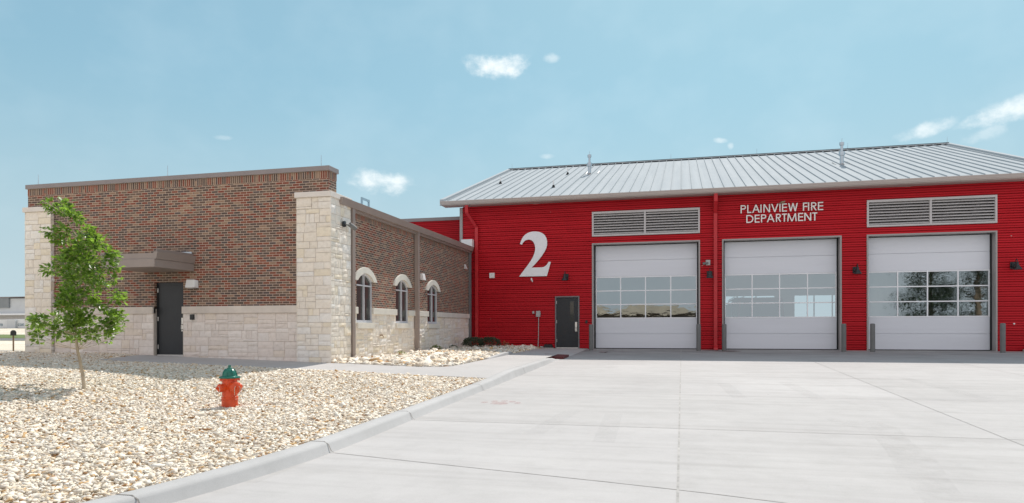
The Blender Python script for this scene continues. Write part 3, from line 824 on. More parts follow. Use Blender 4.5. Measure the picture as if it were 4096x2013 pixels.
def station_walls():
    m = MB()
    corr(m, FX0, PD[0], -.3, FZ, FY); corr(m, PD[0], PD[1], PD[2], FZ, FY); corr(m, PD[1], BAYS[0][0], -.3, FZ, FY)
    for i, (a, b_) in enumerate(BAYS):
        if (a, b_) in LV: corr(m, a, b_, BZ, LZ[0], FY); corr(m, a, b_, LZ[1], FZ, FY)
        else: corr(m, a, b_, BZ, FZ, FY)
        nxt = BAYS[i+1][0] if i < 2 else FX1
        corr(m, b_, nxt, -.3, FZ, FY)
    o = m.build('wall', M_red, st, fix=False)
    D2 = 52.4
    for x in (FX0, FX1):
        s = MB(); s.add([(x, FY+.03, -.3), (x, D2, -.3), (x, D2, FZ), (x, 40.9, 10.3), (x, FY+.03, FZ)], [(0, 1, 2, 3, 4)])
        s.build('gable_wall', M_red, st, fix=False)
    # rear wall with two glazed openings
    b_ = MB(); y = D2
    xs = [FX0, 2.6, 6.45, 7.8, 11.6, FX1]
    for i in range(5):
        if i in (1, 3): b_.box(xs[i], xs[i+1], y-.1, y, -.3, 1.2); b_.box(xs[i], xs[i+1], y-.1, y, 3.15, FZ)
        else: b_.box(xs[i], xs[i+1], y-.1, y, -.3, FZ)
    for x in (3.9, 5.2, 9.1, 10.3): b_.box(x-.04, x+.04, y-.09, y-.02, 1.2, 3.15)
    b_.build('rear_wall', M_inner, st)
    # inner faces
    q = MB(); yi = FY+.42
    spans = [(FX0+.1, -5.5), (-4.1, BAYS[0][0]-.12)] + [(BAYS[i][1]+.12, BAYS[i+1][0]-.12) for i in (0, 1)] + [(BAYS[2][1]+.12, FX1-.1)]
    for a, c_ in spans: q.box(a, c_, yi, yi+.08, 0, 5.9)
    q.box(FX0+.1, FX1-.1, yi, yi+.08, BZ+.06, 5.9) if False else None
    q.box(FX0+.1, FX0+.2, yi+.1, D2-.2, 0, 5.9); q.box(FX1-.2, FX1-.1, yi+.1, D2-.2, 0, 5.9)
    q.box(FX0+.1, FX1-.1, yi-.02, D2-.2, 5.92, 6.0)
    q.build('inner_wall', M_inner, st)
    MB().box(FX0+.1, FX1-.1, FY+.38, D2-.15, -.12, -.002).build('floor_slab', M_floor, st)
station_walls()
# corner and jamb trims
t = MB(); t.box(FX0-.13, FX0+.002, FY-.035, FY+.1, -.05, FZ-.02); t.build('corner_trim', M_trim, st)
t = MB(); t.box(FX1-.05, FX1+.08, FY-.035, FY+.1, -.05, FZ-.02); t.build('corner_trim', M_trim, st)
MB().box(FX0, FX1, FY-.03, FY+.05, -.12, .0).build('base_trim', M_pipe_red, st) if False else None
# overhead doors
def bay(x0, x1):
    yd = FY+.34; m = MB()
    w0, w1 = x0+.07, x1-.07
    zb, zg0, zg1, zt = .01, 1.27, 3.075, BZ-.05
    for z0, z1 in ((zb, .620), (.634, zg0), (zg1, 3.752), (3.766, zt)): m.box(w0, w1, yd, yd+.05, z0, z1)
    m.box(w0, w1, yd+.034, yd+.047, zb, zg0); m.box(w0, w1, yd+.034, yd+.047, zg1, zt)
    o = m.build('overhead_door', M_panel, st)
    f = MB(); cols = 4; rows = 3; sw = .044; cw = (w1-w0-sw)/cols; rh = (zg1-zg0-.05)/rows
    for k in range(cols+1): f.box(w0+cw*k, w0+cw*k+sw, yd-.012, yd+.048, zg0, zg1)
    for k in range(rows+1): 
        z = zg0+rh*k; hh = .044
        for c_ in range(cols): f.box(w0+cw*c_+sw, w0+cw*(c_+1), yd-.010, yd+.046, z, z+hh)
    f.build('window_frame', M_alu, o, bevel=.004)
    g_ = MB(); yg = yd+.022
    for c_ in range(cols):
        for r_ in range(rows):
            xa, xb = w0+cw*c_+sw-.004, w0+cw*(c_+1)+.004; za, zc = zg0+rh*r_+.046, zg0+rh*(r_+1)+.004
            g_.quad((xa, yg, za), (xb, yg, za), (xb, yg, zc), (xa, yg, zc))
    g_.build('window_glass', M_glass, o, fix=False)
    j = MB()
    j.box(x0-.045, x0+.012, FY-.03, FY+.38, -.04, BZ+.045); j.box(x1-.012, x1+.045, FY-.03, FY+.38, -.04, BZ+.045); j.box(x0+.012, x1-.012, FY-.03, FY+.38, BZ-.012, BZ+.045)
    j.build('door_frame', M_trim, o)
    k = MB(); k.box(x0+.014, x0+.07, FY+.30, FY+.335, 0, BZ-.02); k.build('weather_strip', M_rubble, o)
    MB().box(x1-.07, x1-.014, FY+.30, FY+.335, 0, BZ-.02).build('weather_strip', M_rubble, o)
    MB().box(w0, w1, yd-.008, yd+.055, -.03, .012).build('bottom_seal', M_rubble, o)
for a, c_ in BAYS: bay(a, c_)
# louvres
for a, c_ in LV:
    z0, z1 = LZ; f = MB(); xm = (a+c_)/2
    f.box(a-.04, a+.03, FY-.045, FY+.1, z0-.04, z1+.04); f.box(c_-.03, c_+.04, FY-.045, FY+.1, z0-.04, z1+.04)
    f.box(a+.03, c_-.03, FY-.045, FY+.1, z0-.04, z0+.03); f.box(a+.03, c_-.03, FY-.045, FY+.1, z1-.05, z1+.04); f.box(xm-.04, xm+.04, FY-.042, FY+.09, z0+.03, z1-.05)
    o = f.build('louver', M_louver, st, bevel=.004)
    s = MB(); n = 8
    for p0, p1 in ((a+.03, xm-.04), (xm+.04, c_-.03)):
        for k in range(n):
            z = z0+.03 + (z1-z0-.08)*(k+.5)/n
            s.hexa([(p0, FY-.02, z-.035), (p1, FY-.02, z-.035), (p1, FY+.10, z+.045), (p0, FY+.10, z+.045), (p0, FY-.022, z-.008), (p1, FY-.022, z-.008), (p1, FY+.10, z+.055), (p0, FY+.10, z+.055)])
    s.build('slats', M_louver, o)
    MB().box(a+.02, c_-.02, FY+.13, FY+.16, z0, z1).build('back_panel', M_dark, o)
# staff door
dm_ = MB().box(PD[0]+.06, PD[1]-.06, FY+.03, FY+.075, .03, PD[2]-.06); dr = dm_.build('exit_door', M_door, st, bevel=.004)
f = MB(); f.box(PD[0], PD[0]+.055, FY-.035, FY+.1, -.03, PD[2]); f.box(PD[1]-.055, PD[1], FY-.035, FY+.1, -.03, PD[2]); f.box(PD[0]+.055, PD[1]-.055, FY-.035, FY+.1, PD[2]-.055, PD[2])
f.build('door_frame', M_frame, dr, bevel=.004)
MB().box(-4.69, -4.53, FY+.022, FY+.04, 1.16, 2.02).build('door_pane', M_dglass, dr)
h = MB(); h.box(-4.475, -4.385, FY+.005, FY+.03, .72, 1.13); h.tube([(-4.43, FY+.0, .75), (-4.43, FY-.06, .78), (-4.43, FY-.06, .90), (-4.43, FY+.0, .93)], .016)
h.build('door_handle', M_steel, dr, bevel=.004)
for z in (.33, 1.15, 1.98): MB().tube([(PD[0]+.062, FY+.02, z-.065), (PD[0]+.062, FY+.02, z+.065)], .012).build('hinge', M_steel, dr)
MB().box(PD[0]+.06, PD[1]-.06, FY-.02, FY+.04, -.03, .035).build('threshold', M_steel, dr)
# roof
GX0, GX1 = -10.34, 13.74; EY, EZ = 28.6, 6.47; RY, RZ = 40.9, 10.60; SL = (RZ-EZ)/(RY-EY)
def roof():
    m = MB(); th = .06
    BY = 2*RY-EY
    for y0, y1, z0, z1 in ((EY-.01, RY, EZ-.003, RZ), (BY, RY, EZ, RZ)):
        m.hexa([(GX0, y0, z0-th), (GX1, y0, z0-th), (GX1, y1, z1-th), (GX0, y1, z1-th), (GX0, y0, z0), (GX1, y0, z0), (GX1, y1, z1), (GX0, y1, z1)])
    x = GX0+.30
    while x < GX1-.2:
        m.hexa([(x-.011, EY+.01, EZ+.002), (x+.011, EY+.01, EZ+.002), (x+.011, RY-.10, RZ-.034), (x-.011, RY-.10, RZ-.034), (x-.008, EY+.03, EZ+.06), (x+.008, EY+.03, EZ+.06), (x+.008, RY-.10, RZ+.022), (x-.008, RY-.10, RZ+.022)])
        x += .4175
    o = m.build('roof', M_roof, st, fix=True)
    r = MB()   # ridge cap stands on a closure, so a dark gap shows below its lip
    for s in (-1, 1):
        y0 = RY+s*.30; z0 = RZ-.30*SL
        r.hexa([(GX0-.03, y0, z0+.065), (GX1+.03, y0, z0+.065), (GX1+.03, RY, RZ+.075), (GX0-.03, RY, RZ+.075), (GX0-.03, y0, z0+.085), (GX1+.03, y0, z0+.085), (GX1+.03, RY, RZ+.10), (GX0-.03, RY, RZ+.10)])
    r.build('ridge_cap', M_roof, o)
    c = MB(); c.box(GX0+.02, GX1-.02, RY-.20, RY+.2, RZ-.2, RZ+.06); c.build('ridge_closure', M_dark, o)
    for x0, x1 in ((GX0-.04, GX0+.16), (GX1-.16, GX1+.04)):
        k = MB()
        for y0, y1, z0, z1 in ((EY-.02, RY-.001, EZ, RZ), (BY, RY+.001, EZ, RZ)):
            k.hexa([(x0, y0, z0-.20 if abs(x0-GX0) < .1 or abs(x1-GX1) < .1 else z0), (x1, y0, z0-.004), (x1, y1, z1-.004), (x0, y1, z1-.2), (x0, y0, z0+.09), (x1, y0, z0+.09), (x1, y1, z1+.09), (x0, y1, z1+.09)])
        k.build('rake_trim', M_roof, o)
    s = MB()   # soffit and rake underside
    s.box(GX0, GX1, EY+.06, FY-.005, 6.30, 6.325)
    s.build('soffit', M_gutter, o)
    return o
roof()
gt = MB(); pr = [(.13, 6.475), (-.005, 6.475), (-.01, 6.455), (-.002, 6.43), (.012, 6.40), (.018, 6.365), (.035, 6.345), (.045, 6.315), (.065, 6.312), (.13, 6.312)]
gt.prism(pr, lambda y, z: (GX0-.03, EY-.04+y, z), lambda y, z: (GX1, EY-.04+y, z))
gt.build('gutter', M_gutter, st)
MB().box(GX0+.06, GX1, EY+.085, EY+.17, 6.285, 6.318).build('fascia_board', M_gutter, st)
def red_spout(x, top):
    m = MB(); y = FY-.085
    m.box(x-.07, x+.07, y-.055, y+.055, .0, 5.35 if top else 6.29)
    if top:
        m.add([], [])
        def seg(a, b_): 
            (xa, ya, za), (xb, yb, zb) = a, b_
            m.hexa([(xa-.07, ya-.055, za), (xa+.07, ya-.055, za), (xa+.07, ya+.055, za), (xa-.07, ya+.055, za), (xb-.07, yb-.055, zb), (xb+.07, yb-.055, zb), (xb+.07, yb+.055, zb), (xb-.07, yb+.055, zb)])
        seg((x, y, 5.35), (x-.33, EY+.18, 5.95)); seg((x-.33, EY+.18, 5.95), (x-.33, EY+.14, 6.31))
    else:
        m.hexa([(x-.07, EY+.10, 5.98), (x+.07, EY+.10, 5.98), (x+.07, EY+.21, 5.98), (x-.07, EY+.21, 5.98), (x-.07, EY+.10, 6.31), (x+.07, EY+.10, 6.31), (x+.07, EY+.21, 6.31), (x-.07, EY+.21, 6.31)])
        m.hexa([(x-.07, y-.055, 5.55), (x+.07, y-.055, 5.55), (x+.07, y+.05, 5.50), (x-.07, y+.05, 5.50), (x-.069, EY+.10, 5.98), (x+.069, EY+.10, 5.98), (x+.069, EY+.21, 5.98), (x-.069, EY+.21, 5.98)])
    for z in (.5, 2.6, 4.6): m.box(x-.11, x+.11, y+.03, y+.062, z, z+.03)
    m.hexa([(x-.08, y-.19, -.03), (x+.08, y-.19, -.03), (x+.08, y+.04, .0), (x-.08, y+.04, .0), (x-.08, y-.16, .06), (x+.08, y-.16, .06), (x+.08, y+.05, .16), (x-.08, y+.05, .16)])
    return m.build('downspout', M_pipe_red, st, bevel=.006)
red_spout(-8.86, True); red_spout(1.33, False)

# lower red block behind the wing
ax = thing('rear_block', 'lower flat roofed red corrugated block behind the brick wing', 'building', (-15, 30.5, 0))
m = MB(); corr(m, -22, FX0-.14, 3.6, 5.94, 30.5); m.build('wall', M_red, ax, fix=False)
m = MB(); m.box(-22, FX0-.14, 30.56, 36, 3.6, 5.9); m.build('block_core', M_red, ax)
MB().box(-22.05, FX0-.14, 30.43, 36.05, 5.935, 6.095).build('coping', M_taupe2, ax, bevel=.006)

# ------------------------------------------------------------------ fittings on the walls
nb = MB(); TWO = [(-6.93, 3.135), (-5.694, 3.12), (-5.515, 3.742), (-5.612, 3.748), (-5.652, 3.677), (-5.698, 3.615), (-5.763, 3.562), (-5.836, 3.528), (-5.928, 3.512), (-6.075, 3.51), (-6.367, 3.513), (-6.223, 3.654), (-6.075, 3.813), (-5.927, 3.99), (-5.798, 4.185), (-5.715, 4.344), (-5.678, 4.487), (-5.678, 4.631), (-5.714, 4.794), (-5.778, 4.905), (-5.888, 4.999), (-6.017, 5.057), (-6.164, 5.081), (-6.312, 5.084), (-6.442, 5.063), (-6.572, 5.014), (-6.684, 4.936), (-6.777, 4.821), (-6.843, 4.687), (-6.886, 4.558), (-6.8, 4.529), (-6.759, 4.603), (-6.694, 4.673), (-6.61, 4.725), (-6.517, 4.74), (-6.424, 4.731), (-6.332, 4.679), (-6.267, 4.596), (-6.225, 4.504), (-6.203, 4.377), (-6.212, 4.251), (-6.249, 4.107), (-6.314, 3.964), (-6.407, 3.804), (-6.538, 3.626), (-6.743, 3.368)]
nb.prism([(x, z if z > 3.14 else 3.13) for x, z in TWO], lambda x, z: (x, FY-.065, z), lambda x, z: (x, FY-.03, z))
tag(nb.build('numeral_sign', M_two), 'tall white numeral 2 on the red corrugated wall', 'sign')

def letter_shape(ch, w, h, s):
    """strokes of a geometric sans capital as polygons in a w x h box, stroke s"""
    P = []
    def bar(x0, y0, x1, y1): P.append([(x0, y0), (x1, y0), (x1, y1), (x0, y1)])
    def dia(xa, ya, xb, yb, hw): P.append([(xa-hw, ya), (xa+hw, ya), (xb+hw, yb), (xb-hw, yb)])
    def bowl(x0, y0, x1, y1, n=12):
        r = (y1-y0)/2; cx = max(x0, x1-r); cy = (y0+y1)/2
        if cx > x0: bar(x0, y1-s, cx, y1); bar(x0, y0, cx, y0+s)
        rx = x1-cx
        for k in range(n):
            a, b_ = -math.pi/2+math.pi*k/n, -math.pi/2+math.pi*(k+1)/n
            P.append([(cx+rx*math.cos(a), cy+r*math.sin(a)), (cx+rx*math.cos(b_), cy+r*math.sin(b_)), (cx+(rx-s)*math.cos(b_), cy+(r-s)*math.sin(b_)), (cx+(rx-s)*math.cos(a), cy+(r-s)*math.sin(a))])
    if ch in 'PLIEFRDN': bar(0, 0, s, h)
    if ch == 'I': pass
    elif ch == 'L': bar(s, 0, w, s)
    elif ch in 'EF':
        bar(s, h-s, w, h); bar(s, h*.52-s/2, w, h*.52+s/2)
        if ch == 'E': bar(s, 0, w, s)
    elif ch in 'PR':
        bowl(s, h*.46, w if ch == 'P' else w*.95, h)
        if ch == 'R': dia(w*.42, h*.46+s*.3, w-s*.55, 0, s*.58)
    elif ch == 'D': bowl(s, 0, w, h, 18)
    elif ch == 'A': dia(s*.55, 0, w/2, h, s*.55); dia(w-s*.55, 0, w/2, h, s*.55); bar(w*.24, h*.30, w*.76, h*.30+s*.85)
    elif ch == 'V': dia(s*.55, h, w/2, 0, s*.55); dia(w-s*.55, h, w/2, 0, s*.55)
    elif ch == 'N': bar(w-s, 0, w, h); dia(s*.6, h, w-s*.6, 0, s*.58)
    elif ch == 'W': dia(s*.55, h, w*.27, 0, s*.55); dia(w*.5, h, w*.27, 0, s*.5); dia(w*.5, h, w*.73, 0, s*.5); dia(w-s*.55, h, w*.73, 0, s*.55)
    elif ch == 'M': dia(s*.55, 0, w*.14, h, s*.5); dia(w-s*.55, 0, w*.86, h, s*.5); dia(w*.14, h, w*.5, 0, s*.5); dia(w*.86, h, w*.5, 0, s*.5)
    elif ch == 'T': bar(0, h-s, w, h); bar(w/2-s/2, 0, w/2+s/2, h-s)
    return P
LT1 = [('P', 2.315, 2.523), ('L', 2.571, 2.731), ('A', 2.759, 3.055), ('I', 3.076, 3.116), ('N', 3.191, 3.443), ('V', 3.485, 3.758), ('I', 3.795, 3.844), ('E', 3.892, 4.079), ('W', 4.121, 4.485), ('F', 4.674, 4.84), ('I', 4.861, 4.899), ('R', 4.974, 5.18), ('E', 5.227, 5.419)]
LT2 = [('D', 2.536, 2.808), ('E', 2.857, 3.045), ('P', 3.097, 3.3), ('A', 3.317, 3.61), ('R', 3.663, 3.861), ('T', 3.892, 4.072), ('M', 4.085, 4.443), ('E', 4.494, 4.683), ('N', 4.724, 4.98), ('T', 5.019, 5.202)]
sg = thing('wall_lettering', 'raised white capital letters reading PLAINVIEW FIRE DEPARTMENT on red wall', 'sign', (3.87, FY, 5.1))
for row, z0, hh in ((LT1, 5.515, .325), (LT2, 5.115, .32)):
    for ch, xa, xb in row:
        m = MB()
        for i, poly in enumerate(letter_shape(ch, xb-xa, hh, .043)):
            e = .0007*(i % 4)   # strokes stand a hair apart so no faces coincide
            m.prism(poly, lambda x, z: (xa+x, FY-.05-e, z0+z), lambda x, z: (xa+x, FY-.02, z0+z))
        m.build('letter', M_letter, sg)
# bird on the sign
b_ = MB(); cx, cy, cz = 3.90, FY-.05, 5.895
b_.lathe([(.004, -.13), (.016, -.10), (.036, -.05), (.045, 0), (.036, .05), (.022, .075), (.027, .098), (.018, .12), (.004, .135)], 12, (cx, cy, cz), Matrix.Rotation(R(72), 3, 'Y'))
bird = b_.build('bird', M_bird, smooth=60); tag(bird, 'small tan bird perched on top of the white letters', 'bird')
nst = MB(); nst.lathe([(.05, 0), (.09, .01), (.10, .03), (.07, .045), (.03, .03)], 12, (cx-.0, FY-.045, 5.842)); nb_ = nst.build('bird_nest', plain('straw', (.30, .21, .12), .9, .4, 40, bmp=.5, bs=90), smooth=60)
tag(nb_, 'small straw bird nest on the letter E of the sign', 'nest')

# barn lamps
def barn_lamp(yaw):
    t = thing('wall_lamp', '', 'wall lamp')
    m = MB(); m.box(-.11, .11, -.03, .0, -.13, .13); m.lathe([(.075, 0), (.075, .05), (.04, .06)], 16, (0, -.03, 0), Matrix.Rotation(R(90), 3, 'X'))
    m.build('back_plate', M_black, t, bevel=.008)
    a = MB(); d = Vector((math.sin(yaw), -math.cos(yaw), 0))
    pts = [d*.06, d*.14+Vector((0, 0, .02)), d*.19+Vector((0, 0, .10)), d*.22+Vector((0, 0, .19)), d*.27+Vector((0, 0, .225)), d*.32+Vector((0, 0, .19)), d*.335+Vector((0, 0, .10))]
    a.tube(pts, .014, 8); a.build('lamp_arm', M_black, t, smooth=60)
    s = MB(); s.lathe([(.028, .11), (.035, .10), (.045, .02), (.05, .0), (.08, -.05), (.12, -.11), (.145, -.155), (.148, -.17), (.138, -.168), (.09, -.07), (.03, -.01)], 24, tuple(d*.335))
    s.build('lamp_shade', M_black, t, smooth=50)
    return t
la = barn_lamp(0)
for i, (x, z, l_) in enumerate(((-4.86, 3.08, 'black gooseneck wall lamp above the small charcoal staff door'), (1.10, 3.07, 'black gooseneck wall lamp left of the red downspout between two garage doors'),
        (6.60, 3.12, 'black gooseneck wall lamp between the middle and right garage doors'), (11.98, 3.17, 'black gooseneck wall lamp right of the last garage door'))):
    o = la if i == 0 else copy_tree(la)
    o.location = (x, FY, z); o['label'] = l_; o['group'] = 'gooseneck lamps along the red wall'

def fitting(name, label, cat, mb, mat, bevel=.006, smooth=0, group=None):
    return tag(mb.build(name, mat, bevel=bevel, smooth=smooth), label, cat, group)
# flood camera by the first bay
t = thing('floodlight', 'grey adjustable floodlight on square plate right of the left garage door', 'floodlight', (1.02, FY, 3.55))
m = MB(); m.box(.95, 1.13, FY-.03, FY, 3.44, 3.66); m.build('back_plate', M_conduit, t, bevel=.006)
m = MB(); m.tube([(1.03, FY-.03, 3.54), (1.0, FY-.10, 3.53)], .03); m.lathe([(.03, -.08), (.045, -.06), (.05, .04), (.062, .10), (.055, .10)], 14, (.93, FY-.15, 3.51), Matrix.Rotation(R(-100), 3, 'Y')); m.build('lamp_head', M_boll, t, smooth=40)
# white items on the red wall
m = MB(); m.box(-8.28, -8.05, FY-.09, FY-.0, 3.09, 3.32); fitting('alarm_strobe', 'small square white alarm box near the left red downspout', 'alarm', m, M_white)
t = thing('security_camera', 'small white security camera below the numeral 2', 'camera', (-6.36, FY, 2.98))
m = MB(); m.box(-6.41, -6.35, FY-.05, FY, 2.95, 3.06); m.build('mount', M_white, t, bevel=.01)
m = MB(); m.tube([(-6.35, FY-.05, 2.97), (-6.31, FY-.16, 2.90)], .03, 10); m.build('camera_body', M_white, t, smooth=40)
t = thing('electrical_box', 'grey electrical box with conduit left of the staff door', 'electrical box', (-6.08, FY, 1.4))
m = MB(); m.box(-6.17, -5.99, FY-.12, FY, 1.36, 1.62); m.box(-6.0, -5.965, FY-.09, FY-.03, 1.46, 1.54); m.build('box_body', M_conduit, t, bevel=.012)
m = MB(); m.tube([(-6.06, FY-.05, 1.37), (-6.07, FY-.05, .6), (-6.09, FY-.05, .0)], .017, 8); m.build('conduit', M_conduit, t, smooth=40)
m = MB(); m.box(-6.34, -6.25, FY-.07, FY, 1.50, 1.61); fitting('junction_box', 'tiny grey junction box beside the larger electrical box', 'electrical box', m, M_conduit)
m = MB(); m.box(-5.98, -5.85, FY-.16, FY-.04, -.03, .08); fitting('valve_box', 'small grey green box on the ground by the red wall', 'utility box', m, M_galv)
t = thing('splash_block', 'low black bin on pale pad left of the staff door', 'bin', (-5.6, FY, 0))
m = MB(); m.hexa([(-5.82, 28.98, .03), (-5.42, 28.98, .03), (-5.42, 29.2, .03), (-5.82, 29.2, .03), (-5.78, 29.0, .16), (-5.46, 29.0, .16), (-5.46, 29.2, .17), (-5.78, 29.2, .17)]); m.build('bin_body', M_rubble, t, bevel=.012)
m = MB(); m.box(-5.86, -5.40, 28.93, 29.2, -.03, .028); m.build('pad', M_pad, t, bevel=.005)
t = thing('utility_cover', 'low black utility cover on pale pad at far right of the red wall', 'utility cover', (12.6, FY, 0))
m = MB(); m.hexa([(12.32, 28.85, .05), (12.95, 28.85, .05), (12.95, 29.2, .05), (12.32, 29.2, .05), (12.38, 28.9, .17), (12.9, 28.9, .17), (12.9, 29.2, .18), (12.38, 29.2, .18)]); m.build('cover_body', M_rubble, t, bevel=.02)
m = MB(); m.box(12.26, 13.0, 28.78, 29.2, -.04, .048); m.build('pad', M_pad, t, bevel=.006)
m = MB(); m.tube([(12.5, FY+.01, .62), (12.5, FY-.07, .62), (12.53, FY-.10, .57)], .022, 8); m.lathe([(.045, 0), (.045, .012)], 10, (12.5, FY-.05, .655)); fitting('water_tap', 'small metal water tap on red wall at right edge', 'tap', m, M_steel, 0, 40)
m = MB(); m.lathe([(.03, 0), (.03, .03), (.015, .04)], 12, (12.0, FY-.0, 1.0), Matrix.Rotation(R(90), 3, 'X')); fitting('wall_button', 'small round pale button beside the rightmost bollard', 'button', m, M_white, 0, 40)
m = MB(); m.box(-4.02, -3.93, FY-.05, FY, 1.07, 1.20); fitting('card_reader', 'small black card reader right of the staff door', 'card reader', m, M_black)
# on the brick wing
t = thing('wall_pack_light', 'white wedge shaped wall light right of the brick wing door', 'wall light', (-13.35, WY, 2.1))
m = MB(); m.hexa([(-13.52, WY-.20, 2.03), (-13.24, WY-.16, 2.03), (-13.22, WY, 2.02), (-13.52, WY, 2.02), (-13.51, WY-.15, 2.26), (-13.27, WY-.12, 2.26), (-13.23, WY, 2.24), (-13.51, WY, 2.26)]); m.build('light_housing', M_white, t, bevel=.012)
m = MB(); m.box(-13.47, -13.28, WY-.14, WY-.03, 2.005, 2.022); m.build('lens', M_trim, t)
m = MB(); m.box(-13.44, -13.33, WY-.10, WY-.0, 1.13, 1.28); fitting('door_card_reader', 'small black card reader on the limestone beside the wing door', 'card reader', m, M_black)
t = thing('pier_camera', 'dark security camera on the side of the limestone pier', 'camera', (-9.03, 17.15, 3.7))
m = MB(); m.lathe([(.085, 0), (.085, .05), (.05, .065)], 16, (-9.01, 17.1, 3.74), Matrix.Rotation(R(90), 3, 'Y')); m.build('mount', M_black, t, smooth=40)
m = MB(); m.tube([(-8.95, 17.1, 3.73), (-8.88, 17.2, 3.72)], .022, 8); m.tube([(-8.90, 17.24, 3.75), (-8.80, 17.42, 3.64)], .062, 14); m.build('camera_body', M_boll, t, smooth=40)
m = MB(); m.hexa([(EX, 23.2, 2.62), (EX+.14, 23.2, 2.62), (EX+.14, 23.45, 2.62), (EX, 23.45, 2.62), (EX, 23.2, 2.86), (EX+.09, 23.21, 2.86), (EX+.09, 23.44, 2.86), (EX, 23.45, 2.86)]); fitting('side_wall_light', 'small white wall light beside the middle brown downspout', 'wall light', m, M_white, .012)
m = MB(); m.hexa([(EX, 28.35, 3.45), (EX+.12, 28.3, 3.45), (EX+.12, 28.5, 3.45), (EX, 28.5, 3.45), (EX, 28.38, 3.66), (EX+.03, 28.4, 3.66), (EX+.03, 28.5, 3.66), (EX, 28.5, 3.66)]); fitting('corner_camera', 'small white wedge camera high on brick near the red wall', 'camera', m, M_white, .008)
m = MB(); m.tube([(EX, 19.8, .66), (EX+.10, 19.8, .66), (EX+.13, 19.78, .60)], .02, 8); m.lathe([(.04, 0), (.04, .012)], 10, (EX+.07, 19.8, .69)); fitting('hose_tap', 'brass hose tap on the limestone base below the arched windows', 'tap', m, M_bird, 0, 40)
m = MB(); m.box(-9.48, -8.98, 28.85, 29.15, 4.47, 4.80); fitting('roof_flashing_box', 'white flashing box where wing roof meets the red wall', 'flashing', m, M_white)
# ladder rails on the wing roof
def rail(x, y0, y1, z1, label):
    t = MB(); 
    for y in (y0, y1): t.box(x-.025, x+.025, y-.03, y+.03, 4.42, z1)
    t.box(x-.024, x+.024, y0+.03, y1-.03, z1-.07, z1-.001)
    return tag(t.build('roof_rail', plain('rail_blue_grey', (.33, .47, .54), .5, .05, 3)), label, 'handrail', 'ladder rails on the wing roof')
rail(-10.0, 20.22, 20.72, 5.10, 'taller blue grey ladder rail standing on the wing roof')
rail(-10.55, 20.35, 20.95, 5.03, 'lower blue grey ladder rail behind the eaves gutter')

# lightning rods
rod0 = None
def rod(x, y, z0, z1, label, group):
    global rod0
    m = MB(); m.tube([(0, 0, 0), (0, 0, 1)], [.011, .006], 6); m.lathe([(.03, 0), (.03, .04), (.012, .06)], 8)
    if rod0 is None: o = m.build('lightning_rod', M_galv)
    else: o = rod0.copy(); COL.objects.link(o)
    rod0 = rod0 or o
    o.location = (x, y, z0); o.scale = (1, 1, z1-z0)
    return tag(o, label, 'lightning rod', group)
for x, l_ in ((-19.1, 'thin lightning rod at the left end of the brick parapet'), (-14.44, 'thin lightning rod in the middle of the brick parapet'), (-9.52, 'thin lightning rod at the right end of the brick parapet')):
    rod(x, 16.82, 5.235, 5.60, l_, 'lightning rods on the roofs')
for x, l_ in ((-10.14, 'thin lightning rod at the left end of the metal ridge'), (-.61, 'thin lightning rod on the ridge between the exhaust stack and its right neighbour'), (4.12, 'thin lightning rod on the ridge left of the right stack'), (8.84, 'thin lightning rod on the ridge just right of the right stack'), (13.70, 'thin lightning rod at the right end of the metal ridge')):
    rod(x, RY, RZ+.10, RZ+.40, l_, 'lightning rods on the roofs')
rod(-11.6, 26.0, 4.43, 5.35, 'thin rod rising behind the wing gutter before the rear block', 'lightning rods on the roofs')
# exhaust stacks
def stack():
    t = thing('exhaust_stack', '', 'exhaust stack')
    m = MB(); m.lathe([(.085, -.12), (.085, .55), (.06, .56), (.06, 1.0)], 20); m.build('pipe', M_galv, t, smooth=40)
    for z, r_, hh in ((.42, .13, .18), (.90, .105, .13)):
        m = MB(); m.lathe([(r_*.9, z), (r_, z), (r_, z+hh), (r_*.9, z+hh)], 20); m.build('collar', M_galv, t, smooth=40)
    m = MB(); m.lathe([(.125, -.10), (.11, .02), (.09, .05)], 20); m.build('flashing', M_trim, t, smooth=40)
    m = MB(); m.tube([(.0, 0, 1.0), (.015, 0, 1.22)], .010, 6); m.build('rod', M_galv, t)
    b = MB()
    for s in (-.22, .42):
        b.tube([(s, .15, .05), (s, .9, .05+.75*SL+.04)], .025, 6)
    b.tube([(.10, 0, .10), (.25, .05, .06), (.42, .2, .08)], .006, 5)
    b.build('brace', M_conduit, t)
    return t
s0 = stack(); s0.location = (-4.74, 36.13, 9.0); tag(s0, 'tall galvanised exhaust stack on the left half of the metal roof', group='exhaust stacks on the metal roof')
s1 = copy_tree(s0); s1.location = (7.14, 34.2, 8.35); s1['label'] = 'tall galvanised exhaust stack on the right half of the metal roof'
def vent():
    t = thing('vent_pipe', '', 'vent pipe')
    m = MB(); m.lathe([(.035, 0), (.035, .33), (.03, .33)], 14); m.build('pipe', M_white, t, smooth=40)
    m = MB(); m.lathe([(.11, -.05), (.085, .0), (.045, .11), (.038, .12)], 16); m.build('flashing', M_rubble, t, smooth=40)
    return t
v0 = vent(); tag(v0, group='vent pipes on the metal roof')
for i, (p, l_) in enumerate((((-9.06, 34.05, 8.30), 'white vent pipe with black flashing nearest the left roof edge'), ((-5.81, 31.46, 7.43), 'white vent pipe with black flashing lowest on the roof slope'), ((-5.98, 36.6, 9.16), 'white vent pipe with black flashing close to the ridge'))):
    o = v0 if i == 0 else copy_tree(v0); o.location = p; o['label'] = l_

